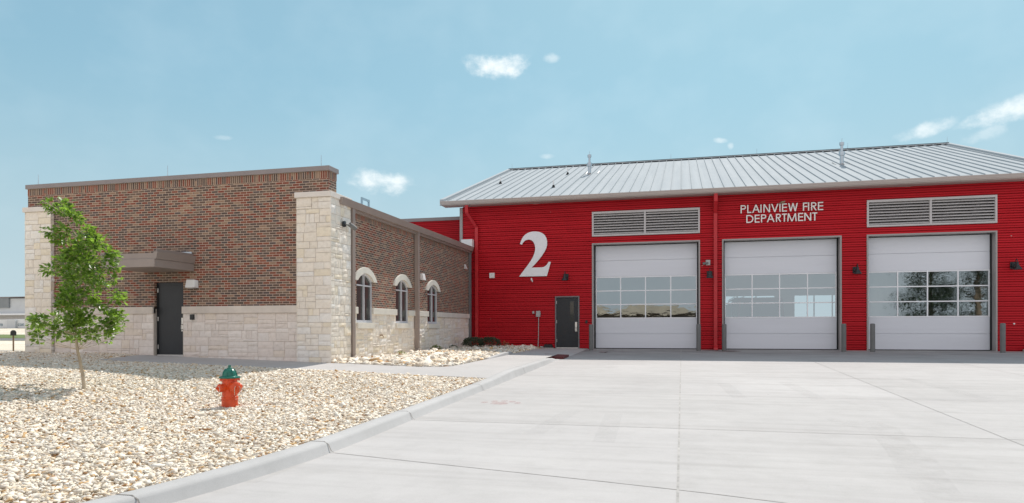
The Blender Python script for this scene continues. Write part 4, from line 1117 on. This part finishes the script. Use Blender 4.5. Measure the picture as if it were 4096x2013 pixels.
# bollards
b0 = None
for i, (x, l_) in enumerate(((-3.66, 'dark grey bollard between staff door and left garage door'), (.64, 'dark grey bollard at the right side of the left garage door'), (1.62, 'dark grey bollard at the left side of the middle garage door'),
        (5.97, 'dark grey bollard at the right side of the middle garage door'), (6.97, 'dark grey bollard in front of the left edge of the right garage door'), (11.26, 'dark grey bollard right of the right garage door'))):
    if b0 is None:
        m = MB(); m.lathe([(.086, -.1), (.086, 1.03), (.083, 1.045), (.070, 1.062), (.03, 1.068)], 24); b0 = m.build('bollard', M_boll, smooth=45); o = b0
    else: o = b0.copy(); COL.objects.link(o)
    o.location = (x, 28.3, lot(28.3)); tag(o, l_, 'bollard', 'bollards beside the garage doors')

# ------------------------------------------------------------------ hydrant
hx, hy = -7.25, 9.84; hz = gravel(hx, hy)
hyd = thing('fire_hydrant', 'bright red fire hydrant with green bonnet standing in the gravel', 'fire hydrant', (hx, hy, hz))
m = MB(); m.lathe([(.128, -.05), (.128, .125), (.134, .13), (.134, .145), (.128, .15), (.128, .16), (.134, .165), (.134, .18), (.122, .185), (.118, .30), (.118, .46), (.135, .468), (.15, .47), (.15, .485), (.12, .49)], 32, (hx, hy, hz))
m.build('barrel', M_hred, hyd, smooth=35)
m = MB(); prof = [(.150, .486), (.166, .49), (.170, .50), (.166, .512), (.145, .52), (.118, .528), (.113, .55), (.104, .585), (.086, .615), (.062, .637), (.045, .645), (.045, .655), (.034, .66), (.03, .663)]
m.lathe(prof, 32, (hx, hy, hz))
for k in range(8):   # ribs of the bonnet
    q = 2*math.pi*(k+.35)/8; c_, s_ = math.cos(q), math.sin(q)
    m.tube([(hx+c_*r_, hy+s_*r_, hz+z_) for r_, z_ in ((.116, .53), (.113, .555), (.103, .59), (.086, .617), (.062, .638))], .009, 6)
m.lathe([(.026, .66), (.024, .70), (.016, .704)], 5, (hx, hy, hz))
m.build('bonnet', M_hgreen, hyd, smooth=35)
for q in range(8):
    a = 2*math.pi*(q+.5)/8; mm2 = MB(); mm2.lathe([(.013, 0), (.013, .03), (.008, .034)], 6, (hx+.150*math.cos(a), hy+.150*math.sin(a), hz+.447)); mm2.build('bolt', M_hred, hyd)
def nozzle(dirx, diry, z, r_, ln, big):
    d = Vector((dirx, diry, 0)).normalized(); M3 = d.to_track_quat('Z', 'Y').to_matrix()
    c_ = (hx, hy, hz+z)
    m = MB(); m.lathe([(r_*1.12, .04), (r_*1.1, .105), (r_*1.18, .108), (r_*1.18, .122), (r_, .125), (r_*.98, ln-.03)], 24, c_, M3); nz = m.build('nozzle', M_hred, hyd, smooth=35)
    m = MB(); m.lathe([(r_*.99, ln-.035), (r_*1.06, ln-.03), (r_*1.06, ln-.012), (r_*.9, ln), (r_*.55, ln+.010), (r_*.42, ln+.012)], 24, c_, M3); m.lathe([(.020, ln+.01), (.018, ln+.045), (.012, ln+.048)], 5, c_, M3); m.build('nozzle_cap', M_hred, nz, smooth=35)
    side = Vector((-d.y, d.x, 0)); p0 = Vector(c_)+d*(ln+.012)
    pts = [p0+side*.03+Vector((0, 0, .03)), p0+side*.055+Vector((0, 0, -.005)), p0+side*.05+Vector((0, 0, -.05)), Vector(c_)+d*(ln-.02)+side*.035+Vector((0, 0, -.105)), Vector(c_)+d*.13+side*.02+Vector((0, 0, -.15))]
    m = MB(); m.tube(pts, .004, 6); m.tube([p0-side*.03+Vector((0, 0, .03)), p0-side*.05+Vector((0, 0, -.01)), p0-side*.045+Vector((0, 0, -.06)), Vector(c_)+d*(ln-.03)-side*.02+Vector((0, 0, -.115))], .004, 6); m.build('chain', M_chain, nz)
nozzle(1.0, -.42, .335, .092, .205, True)
nozzle(-.36, -.90, .335, .064, .20, False)
nozzle(.318, .917, .335, .055, .20, False)

# ------------------------------------------------------------------ young oak
TX, TY = -10.37, 10.0; TZ = gravel(TX, TY); PX = .004457
RT = Vector((.9705, .2412, 0)); DP = Vector((-.2412, .9705, 0))
def tp(px, py, d=0): return Vector((TX, TY, TZ)) + RT*((px-332)*PX) + DP*d + Vector((0, 0, (1542-py)*PX))
tree = thing('young_oak_tree', 'slim young oak tree with pale trunk and lopsided green crown in the gravel', 'tree', (TX, TY, TZ))
trunk = [(332,1552),(331,1525),(326,1490),(318,1430),(312,1380),(308,1320),(306,1260),(308,1200),(312,1140),(318,1085),(330,1030),(346,970)]
tm = MB(); n = len(trunk)
tm.tube([tp(x, y, .04*math.sin(i*.9)) for i, (x, y) in enumerate(trunk)], [.034, .032, .029, .026, .024, .023, .022, .021, .018, .015, .012, .008], 12)
leader = [(342,985),(322,938),(303,912),(290,880),(282,858),(266,838),(236,815),(200,793)]
tm.tube([tp(x, y, -.02*i) for i, (x, y) in enumerate(leader)], [.009, .0085, .008, .007, .006, .005, .004, .003], 6)
CL = [(196,796,18),(233,795,22),(243,813,20),(216,820,14),(286,840,18),(299,856,18),(266,830,15),(209,911,16),(243,903,18),(272,906,18),(233,939,16),(249,952,18),(272,959,15),(306,922,13),(299,939,14),
(362,909,18),(382,929,22),(399,952,24),(425,966,22),(435,992,20),(412,1005,20),(435,1019,16),(332,959,16),(306,972,18),(286,995,20),(326,992,22),(352,979,20),(372,966,18),(306,1005,20),(339,1015,22),
(266,1039,22),(233,1065,20),(219,1065,16),(253,1072,20),(286,1072,22),(326,1045,25),(365,1032,25),(399,1039,22),(418,1048,18),(345,1075,25),(392,1092,20),(412,1095,14),(382,1112,18),(312,1102,25),(272,1112,22),(246,1138,16),(332,1115,25),
(312,1160,25),(279,1180,22),(352,1167,26),(399,1167,24),(442,1163,22),(472,1180,18),(243,1186,12),(365,1200,24),(316,1206,24),(409,1203,18),(438,1240,20),(472,1253,16),(495,1266,10),(415,1250,24),(372,1250,25),(326,1253,26),(286,1256,22),(246,1273,20),(219,1266,20),(193,1253,18),(143,1256,14),(130,1273,14),(113,1286,8),(150,1286,14),(173,1260,15),(206,1296,18),(166,1316,16),(156,1339,14),(216,1332,16),(246,1326,18),(272,1306,22),(276,1352,10),(306,1290,24),(346,1286,26),(385,1286,25),(418,1286,25),(435,1306,16),(352,1326,18),(365,1339,12),(326,1332,14),(392,1319,14)]
# leaf: a lobed oak blade, folded along its midrib
LOBE = [(0, 0), (.10, .22), (.30, .30), (.22, .42), (.38, .58), (.24, .66), (.28, .86), (.10, .84), (0, 1.05)]
def add_leaf(V, F, C, p, d, up, ln, shade):
    d = d.normalized(); s = d.cross(up)
    if s.length < 1e-3: s = d.cross(Vector((1, .2, 0)))
    s.normalize(); n_ = s.cross(d)
    o = len(V); k = len(LOBE)
    fold = random.uniform(.1, .45); droop = random.uniform(-.25, .15)
    for sg_ in (1, -1):
        for a, t in LOBE:
            q = p + d*(t*ln) + s*(sg_*a*ln*.95) + n_*(abs(a)*fold*ln + droop*t*t*ln)
            V.append(tuple(q)); C.append((shade, shade, shade, 1))
    F.append(tuple(o+i for i in range(k))); F.append(tuple(o+k+i for i in range(k))[::-1])
V, F, C = [], [], []; tw = MB()
def near_trunk(px, py):
    best = None
    for i, (x, y) in enumerate(trunk[3:] + leader[1:]):
        if y < py+14: continue
        d = math.hypot(x-px, (y-py)*1.0-22)
        if best is None or d < best[0]: best = (d, x, y, i)
    return best[1], best[2]
for px, py, r_ in CL:
    w = .30 if py > 1130 else .22 if py > 950 else .10
    dpt = max(-.55, min(.55, random.gauss(0, w)))
    if abs(px-315) > 110: dpt *= .45
    c_ = tp(px, py, dpt); rr = r_*PX*1.05
    bx, by = near_trunk(px, py); b0_ = tp(bx, by)
    mid = b0_.lerp(c_, .55) + Vector((0, 0, -.03 if py > 1200 else .02)) + Vector((random.uniform(-.03, .03), random.uniform(-.03, .03), 0))
    tw.tube([b0_, mid, c_], [.0065, .004, .0022], 5)
    nl = int(66*(r_/20)**2)
    for _ in range(nl):
        off = Vector((random.gauss(0, .5), random.gauss(0, .6), random.gauss(0, .46)))*rr*.96
        p = c_ + off
        d = (off.normalized()*.7 + (c_-b0_).normalized()*.5 + Vector((random.uniform(-.6, .6), random.uniform(-.6, .6), random.uniform(-.7, .35))))
        add_leaf(V, F, C, p, d, Vector((random.uniform(-.5, .5), random.uniform(-.5, .5), 1)).normalized(), random.uniform(.060, .102), random.random())
tm.build('trunk', M_bark, tree, smooth=60)
tw.build('branch', M_bark, tree, smooth=60)
cr = MB(); cr.v = V; cr.f = F; cr.build('crown', M_leaf, tree, col=C, fix=False)
tie = MB(); q = tp(313, 1387); tie.lathe([(.027, -.006), (.028, 0), (.027, .006)], 12, tuple(q)); tie.build('tree_tie', M_white, tree)

def bush(name, label, x, y, z, rx, ry, rz, n, mat, ln, cat='shrub', group=None, shape=None):
    V, F, C = [], [], []
    sm = MB()
    for k in range(14):
        a = random.uniform(0, 6.28); q = random.uniform(.3, .95)
        sm.tube([(x, y, z-.02), (x+rx*q*.5*math.cos(a), y+ry*q*.5*math.sin(a), z+rz*.5), (x+rx*q*.85*math.cos(a), y+ry*q*.85*math.sin(a), z+rz*random.uniform(.8, 1.5))], [.010, .006, .003], 5)
    for _ in range(n):
        th = random.uniform(0, 6.28); ph = math.acos(random.uniform(-.35, 1)); r_ = random.uniform(.35, 1)**.4
        lump = 1+.28*mnoise.noise((math.cos(th)*2+x*3, math.sin(th)*2, ph*2))
        u = Vector((math.cos(th)*math.sin(ph), math.sin(th)*math.sin(ph), math.cos(ph)))
        p = Vector((x+rx*u.x*r_*lump, y+ry*u.y*r_*lump, z+rz*.75+rz*u.z*r_*lump))
        d = u + Vector((random.uniform(-.6, .6), random.uniform(-.6, .6), random.uniform(-.2, .9)))
        add_leaf(V, F, C, p, d, Vector((random.uniform(-1, 1), random.uniform(-1, 1), 1)).normalized(), ln*random.uniform(.7, 1.3), random.random())
    t = thing(name, label, cat, (x, y, z), group)
    cr = MB(); cr.v = V; cr.f = F; cr.build('foliage', mat, t, col=C, fix=False)
    sm.build('stem', M_bark2, t)
    return t
bush('shrub', 'dense dark green shrub at the corner by the brick wall', -8.35, 27.0, bed(-8.35, 27.0), .46, .40, .25, 1500, M_leaf2, .055, group='dark shrubs in the rock bed')
bush('shrub', 'looser dark green shrub against the red wall', -7.72, 27.25, bed(-7.72, 27.25), .46, .38, .25, 1200, M_leaf2, .055, group='dark shrubs in the rock bed')
bush('weed', 'pale green weed in the rocks near the shaded limestone', -8.75, 23.7, bed(-8.75, 23.7), .17, .2, .13, 170, M_leaf3, .055, 'plant', 'weeds in the rock bed')
bush('weed', 'thin dry sprig among the rocks near the footpath', -7.95, 18.6, bed(-7.95, 18.6), .16, .16, .11, 60, M_leaf3, .045, 'plant', 'weeds in the rock bed')
bush('weed', 'dark little weed beside the shrubs at the wing wall', -8.75, 25.6, bed(-8.75, 25.6), .16, .16, .10, 150, M_leaf2, .05, 'plant', 'weeds in the rock bed')
bush('weed', 'dry twiggy plant right of the dark shrubs', -7.2, 27.8, bed(-7.2, 27.8), .16, .16, .16, 60, M_bark2 if False else M_leaf3, .04, 'plant', 'weeds in the rock bed')

# ------------------------------------------------------------------ far left background
mb = thing('mailbox', 'black mailbox on a thin rusty post beside the far kerb', 'mailbox', (-31.27, 26.2, -.3))
m = MB(); m.tube([(-31.27, 26.2, -.6), (-31.27, 26.2, .58)], .035, 6); m.build('post', M_bark2, mb)
m = MB(); bx_ = [(-.15, 0), (.15, 0), (.15, .18)] + [(.15*math.cos(a), .18+.13*math.sin(a)) for a in [math.pi*k/10 for k in range(1, 10)]] + [(-.15, .18)]
m.prism(bx_, lambda u, v: (-31.08+u*.643*.8, 26.04+u*.766*.8, .56+v*.85), lambda u, v: (-31.46+u*.643*.8, 26.36+u*.766*.8, .56+v*.85)); m.build('mailbox_body', M_black, mb, bevel=.01)
def band(name, mat, y0, y1, x0, x1, z0, z1, h=0):
    m = MB()
    m.quad((x0, y0, z0), (x1, y0, z0), (x1, y1, z1), (x0, y1, z1)); return struct(m.build(name, mat, fix=False))
m = MB(); m.box(-120, -22, 26.9, 27.1, -.5, -.2); struct(m.build('far_kerb', M_kerb))
band('lawn_strip', M_grass, 25.5, 26.3, -120, -21, -.29, -.29)
band('road', M_road, 54, 66, -300, -19.6, -.27, -.27)
band('grass_verge', M_grass, 68, 84, -300, -19.6, -.26, .0)
m = MB(); m.hexa([(-400, 84, -.5), (-19, 84, -.5), (-19, 140, -.5), (-400, 140, -.5), (-400, 100, .95), (-19, 100, .95), (-19, 140, .95), (-400, 140, .95)])
struct(m.build('embankment', M_gbase))
# parked trailers and warehouse: seen at the left edge
def trailer(x0, x1, y, label, texts):
    t = thing('box_trailer', label, 'trailer', ((x0+x1)/2, y, .95), 'white box trailers parked across the road')
    MB().box(x0, x1, y, y+2.5, 1.02, 2.82).build('box_body', M_trailer, t, bevel=.03)
    MB().box(x0, x1, y-.04, y+2.5, .86, 1.01).build('chassis', M_black, t)
    for x in (x0+1.2, x0+2.4, x1-1.4):
        w = MB(); w.lathe([(.25, 0), (.33, .03), (.33, .25), (.25, .28)], 18, (x, y+.3, .93), Matrix.Rotation(R(90), 3, 'X')); w.build('wheel', M_tyre, t)
    for s, tx, tz, sz_ in texts:
        cu = bpy.data.curves.new('lettering', 'FONT'); cu.body = s; cu.size = sz_; cu.extrude = .01
        ob = bpy.data.objects.new('lettering', cu); COL.objects.link(ob)
        dg = bpy.context.evaluated_depsgraph_get(); me = bpy.data.meshes.new_from_object(ob.evaluated_get(dg))
        bpy.data.objects.remove(ob); 
        o2 = bpy.data.objects.new('lettering', me); COL.objects.link(o2); me.materials.clear(); me.materials.append(M_teal)
        o2.parent = t; o2.location = Vector((tx, y-.02, tz))-t.location; o2.rotation_euler = (R(90), 0, 0)
    return t
trailer(-150, -134.95, 112, 'white box trailer at the left edge with dark teal lettering ending in m', [('com', -138.35, 1.45, 1.12)])
trailer(-132.65, -118, 112, 'white box trailer beside the limestone pier with dark teal lettering', [('con', -132.5, 1.45, 1.12)])
m = MB(); m.box(-134.9, -132.7, 111.6, 114, .95, 2.86); o = m.build('electrical_cabinet', M_whouse, bevel=.05); tag(o, 'pale upright cabinet between the two white trailers', 'cabinet')
wh = thing('warehouse', 'white sheet metal warehouse with grey upper panel across the road', 'building', (-170, 135, 0))
m = MB(); m.box(-240, -119, 135, 165, .9, 4.3); m.build('wall', M_whouse2 if False else M_louver, wh)
m = MB(); m.box(-240, -161.6, 134.2, 165, 6.1, 8.6); m.build('upper_panel', M_whouse2, wh)
m = MB(); m.box(-240, -161.6, 134.6, 165, 4.65, 6.1); m.build('upper_wall', M_whouse, wh)
m = MB(); m.box(-161.6, -119, 134.6, 165, 4.65, 8.4); m.build('upper_wall', M_whouse, wh)
m = MB(); m.box(-240, -119, 133, 135.2, 4.25, 4.62); m.build('canopy', M_alu, wh)
m = MB(); m.box(-241, -118.5, 134, 166, 8.62, 8.8); m.build('roof_edge', M_taupe2, wh)

# ------------------------------------------------------------------ what the door glass mirrors, across the street
def big_tree(x, y, h, rad, label, n, trunk_r):
    z = -.9; t = thing('street_tree', label, 'tree', (x, y, z), 'trees across the street')
    m = MB(); m.tube([(x, y, z-.2), (x+.1, y, z+h*.25), (x-.1, y+.1, z+h*.55), (x, y, z+h*.9)], [trunk_r, trunk_r*.8, trunk_r*.55, .05], 12)
    V, F, C = [], [], []
    for k in range(60):
        zz = random.uniform(.18, 1.0); r_ = rad*math.sin(min(1, (1.08-zz)*1.2)*math.pi/2)*random.uniform(.4, 1); a = random.uniform(0, 6.28)
        c_ = Vector((x+r_*math.cos(a), y+r_*math.sin(a), z+h*zz))
        m.tube([(x, y, z+h*zz*.85), tuple(c_)], [.06, .015], 5)
        for _ in range(n):
            off = Vector((random.gauss(0, .6), random.gauss(0, .6), random.gauss(0, .35)))
            add_leaf(V, F, C, c_+off, off+Vector((random.uniform(-1, 1), random.uniform(-1, 1), -.2)), Vector((0, 0, 1)), random.uniform(.14, .28), random.random())
    m.build('trunk', M_bark2, t, smooth=60)
    cr = MB(); cr.v = V; cr.f = F; cr.build('crown', M_leaf4, t, col=C, fix=False)
big_tree(25.0, -20, 9.5, 3.0, 'dark bushy tree mirrored in the middle panes of the right garage door', 230, .30)
big_tree(29.5, -20.5, 10.5, 2.4, 'thick trunked tree mirrored in the right panes of the right garage door', 120, .45)
hs = thing('ranch_house', 'tan roofed low house mirrored in the left garage door glass', 'house', (-9, -61, -.9))
m = MB(); m.box(-22, 6, -66, -60, -1, 3.6); m.build('wall', M_tanwall, hs)
m = MB()
for x0, x1, zt, y0 in ((-25, -12, 5.6, -59.2), (-12.5, 3, 4.75, -59.0), (1.5, 6.5, 4.6, -58.8)):
    m.add([(x0, y0, 3.3), (x1, y0, 3.3), (x1, -67, 3.3), (x0, -67, 3.3), (x0+(x1-x0)*.25, -63, zt), (x0+(x1-x0)*.75, -63, zt)], [(0, 1, 5, 4), (1, 2, 5), (2, 3, 4, 5), (3, 0, 4)])
m.build('roof', M_tan, hs)
# truck in the middle bay
tr = thing('fire_truck', 'dark red fire truck parked indoors behind the middle garage door', 'fire truck', (4.0, 42, 0))
m = MB(); m.box(2.75, 5.2, 40.5, 46.5, .55, 2.35); m.build('truck_body', M_truck, tr, bevel=.06)
m = MB(); m.hexa([(2.75, 37.6, .55), (5.2, 37.6, .55), (5.2, 40.3, .55), (2.75, 40.3, .55), (2.85, 37.9, 2.45), (5.1, 37.9, 2.45), (5.1, 40.3, 2.55), (2.85, 40.3, 2.55)]); cab = m.build('cab', M_truck, tr, bevel=.06)
m = MB(); m.hexa([(2.95, 37.66, 1.45), (5.0, 37.66, 1.45), (5.0, 37.72, 1.45), (2.95, 37.72, 1.45), (3.0, 37.80, 2.25), (4.95, 37.80, 2.25), (4.95, 37.86, 2.25), (3.0, 37.86, 2.25)]); m.build('windscreen', M_dglass, cab)
m = MB(); m.box(2.7, 5.25, 37.4, 37.62, .45, .75); m.build('bumper', M_steel, tr)
for x in (2.72, 4.88):
    for y in (38.8, 44.6):
        m = MB(); m.lathe([(.3, 0), (.5, .03), (.5, .3), (.3, .33)], 20, (x+.02, y, .5), Matrix.Rotation(R(90), 3, 'Y')); m.build('wheel', M_tyre, tr)
m = MB()
for z in (2.5, 2.62): m.tube([(2.9, 40.6, z), (2.9, 46.3, z)], .025, 6); m.tube([(3.4, 40.6, z), (3.4, 46.3, z)], .025, 6)
for k in range(14): m.tube([(2.9, 40.7+.42*k, 2.56), (3.4, 40.7+.42*k, 2.56)], .018, 6)
m.build('ladder', M_steel, tr)

# ------------------------------------------------------------------ sun and sky
SUN = Vector((.15, 1.0, 1.16)).normalized()
elev = math.asin(SUN.z); azim = math.atan2(SUN.x, SUN.y)
sd = bpy.data.lights.new('sun', 'SUN'); sd.energy = 3.3; sd.angle = R(.5); sd.color = (1, .94, .875)
so = bpy.data.objects.new('sun', sd); COL.objects.link(so); so.rotation_euler = SUN.to_track_quat('Z', 'Y').to_euler()
w = bpy.data.worlds.new('World'); SC.world = w; w.use_nodes = True
nt = w.node_tree; nt.nodes.clear()
out = N(nt, 'ShaderNodeOutputWorld'); bg = N(nt, 'ShaderNodeBackground'); bg.inputs[1].default_value = .12
L(nt, bg.outputs[0], out.inputs[0])
tc = N(nt, 'ShaderNodeTexCoord'); dirv = tc.outputs['Generated']
sx = N(nt, 'ShaderNodeSeparateXYZ'); L(nt, dirv, sx.inputs[0])
def mth(op, a, b_=None, c_=None):
    n = N(nt, 'ShaderNodeMath', operation=op)
    for i, v in enumerate((a, b_, c_)):
        if v is None: continue
        if hasattr(v, 'node'): L(nt, v, n.inputs[i])
        else: n.inputs[i].default_value = v
    return n.outputs[0]
az = mth('ARCTAN2', sx.outputs[0], sx.outputs[1]); el = mth('ARCSINE', sx.outputs[2])
sky = N(nt, 'ShaderNodeTexSky'); sky.sky_type = 'NISHITA'; sky.sun_disc = False
sky.sun_elevation = elev; sky.sun_rotation = azim; sky.air_density = 1.0; sky.dust_density = 1.0; sky.ozone_density = 1.2
# clouds by direction in the sky
tc = N(nt, 'ShaderNodeTexCoord'); dirv = tc.outputs['Generated']
sx = N(nt, 'ShaderNodeSeparateXYZ'); L(nt, dirv, sx.inputs[0])
cv = N(nt, 'ShaderNodeCombineXYZ'); L(nt, az, cv.inputs[0]); L(nt, mth('MULTIPLY', el, 1.35), cv.inputs[1])
n1 = noise(nt, cv.outputs[0], 36, 9, .62); n2 = noise(nt, cv.outputs[0], 9, 4, .5)
CLOUDS = [(-.2659, .3661, .0438, .0142, 0, 1.0), (-.1856, .3750, .0116, .0057, 0, .45), (-.4338, .2061, .040, .0145, -.06, .95), (-.1927, .2451, .0109, .0031, 0, .40),
          (.3886, .2500, .045, .0125, .16, .85), (.3025, .2429, .0300, .0085, .22, .7), (.3640, .2293, .0218, .0075, .2, .4), (.0526, .2557, .0093, .0033, -.1, .5), (.066, .2475, .004, .004, 0, .4), (-.6446, .2512, .0109, .0032, 0, .3)]
tot = None
for ca, ce, ra, re, tilt, amp in CLOUDS:
    da = mth('SUBTRACT', az, ca); de = mth('SUBTRACT', el, ce)
    de = mth('SUBTRACT', de, mth('MULTIPLY', da, tilt))
    r2 = mth('ADD', mth('POWER', mth('ABSOLUTE', mth('DIVIDE', da, ra*1.18)), 2), mth('POWER', mth('ABSOLUTE', mth('DIVIDE', de, re*1.22)), 2))
    s = mth('ADD', mth('SUBTRACT', 1, r2), mth('MULTIPLY', mth('SUBTRACT', n1, .5), 3.3))
    mr = N(nt, 'ShaderNodeMapRange', interpolation_type='SMOOTHSTEP'); L(nt, s, mr.inputs[0]); mr.inputs[1].default_value = -.25; mr.inputs[2].default_value = 1.75
    # fade to nothing outside the cloud's own patch
    fd = N(nt, 'ShaderNodeMapRange', interpolation_type='SMOOTHSTEP'); L(nt, r2, fd.inputs[0]); fd.inputs[1].default_value = 2.2; fd.inputs[2].default_value = .7
    d = mth('MULTIPLY', mth('MULTIPLY', mr.outputs[0], fd.outputs[0]), amp)
    tot = d if tot is None else mth('MAXIMUM', tot, d)
veil = mth('MULTIPLY', ramp(nt, n2, [(.45, (0, 0, 0)), (.75, (.07, .07, .07))]), 1.0)
gm = N(nt, 'ShaderNodeGamma'); gm.inputs[1].default_value = .35; L(nt, sky.outputs[0], gm.inputs[0])
tn = N(nt, 'ShaderNodeVectorMath', operation='MULTIPLY'); L(nt, gm.outputs[0], tn.inputs[0]); tn.inputs[1].default_value = (1.35, 2.08, 2.28)
# bright broken cloud added out of view behind the camera, as fill for shaded walls
bk = N(nt, 'ShaderNodeMapRange', interpolation_type='SMOOTHSTEP'); L(nt, sx.outputs[1], bk.inputs[0]); bk.inputs[1].default_value = .15; bk.inputs[2].default_value = -.55
n3 = noise(nt, dirv, 2.2, 6, .6)
bkm = mth('MULTIPLY', bk.outputs[0], ramp(nt, n3, [(.30, (.45,)*3), (.60, (.95,)*3)]))
hz_ = N(nt, 'ShaderNodeMapRange', interpolation_type='SMOOTHSTEP'); L(nt, el, hz_.inputs[0]); hz_.inputs[1].default_value = .36; hz_.inputs[2].default_value = .0; hz_.inputs[4].default_value = .9
hzc = mixc(nt, hz_.outputs[0], tn.outputs[0], (3.25, 4.05, 4.45))
tinted = mixc(nt, bkm, hzc, (5.5, 5.2, 5.45))
c1 = mixc(nt, veil, tinted, (7.0, 7.6, 7.8))
c2 = mixc(nt, tot, c1, (6.5, 6.8, 6.8))
L(nt, c2, bg.inputs[0])

# ------------------------------------------------------------------ camera
f_, cy_ = 2736.8, 1314.1; roll, pitch, yaw = R(-.109), R(-.048), R(13.957)
def lin(P):
    c, s = math.cos(yaw), math.sin(yaw); d = (c*P[0]+s*P[1], -s*P[0]+c*P[1], P[2])
    c, s = math.cos(pitch), math.sin(pitch); d = (d[0], c*d[1]+s*d[2], -s*d[1]+c*d[2])
    c, s = math.cos(roll), math.sin(roll); return (c*d[0]+s*d[2], d[1], -s*d[0]+c*d[2])
cols = [lin(e) for e in ((1, 0, 0), (0, 1, 0), (0, 0, 1))]
right = Vector([c[0] for c in cols]); fwd = Vector([c[1] for c in cols]); up = Vector([c[2] for c in cols])
cam = bpy.data.cameras.new('camera'); co = bpy.data.objects.new('camera', cam); COL.objects.link(co)
Mx = Matrix((right, up, -fwd)).transposed().to_4x4(); Mx.translation = (0, 0, .885); co.matrix_world = Mx
cam.sensor_fit = 'HORIZONTAL'; cam.sensor_width = 36; cam.lens = f_/4096*36
cam.shift_x = 0; cam.shift_y = (cy_-1006.5)/4096; cam.clip_start = .05; cam.clip_end = 3000
SC.camera = co
vs = SC.view_settings; vs.view_transform = 'Standard'; vs.look = 'None'; vs.exposure = 0.46; vs.gamma = 1
SC.cycles.max_bounces = 8; SC.cycles.transparent_max_bounces = 16
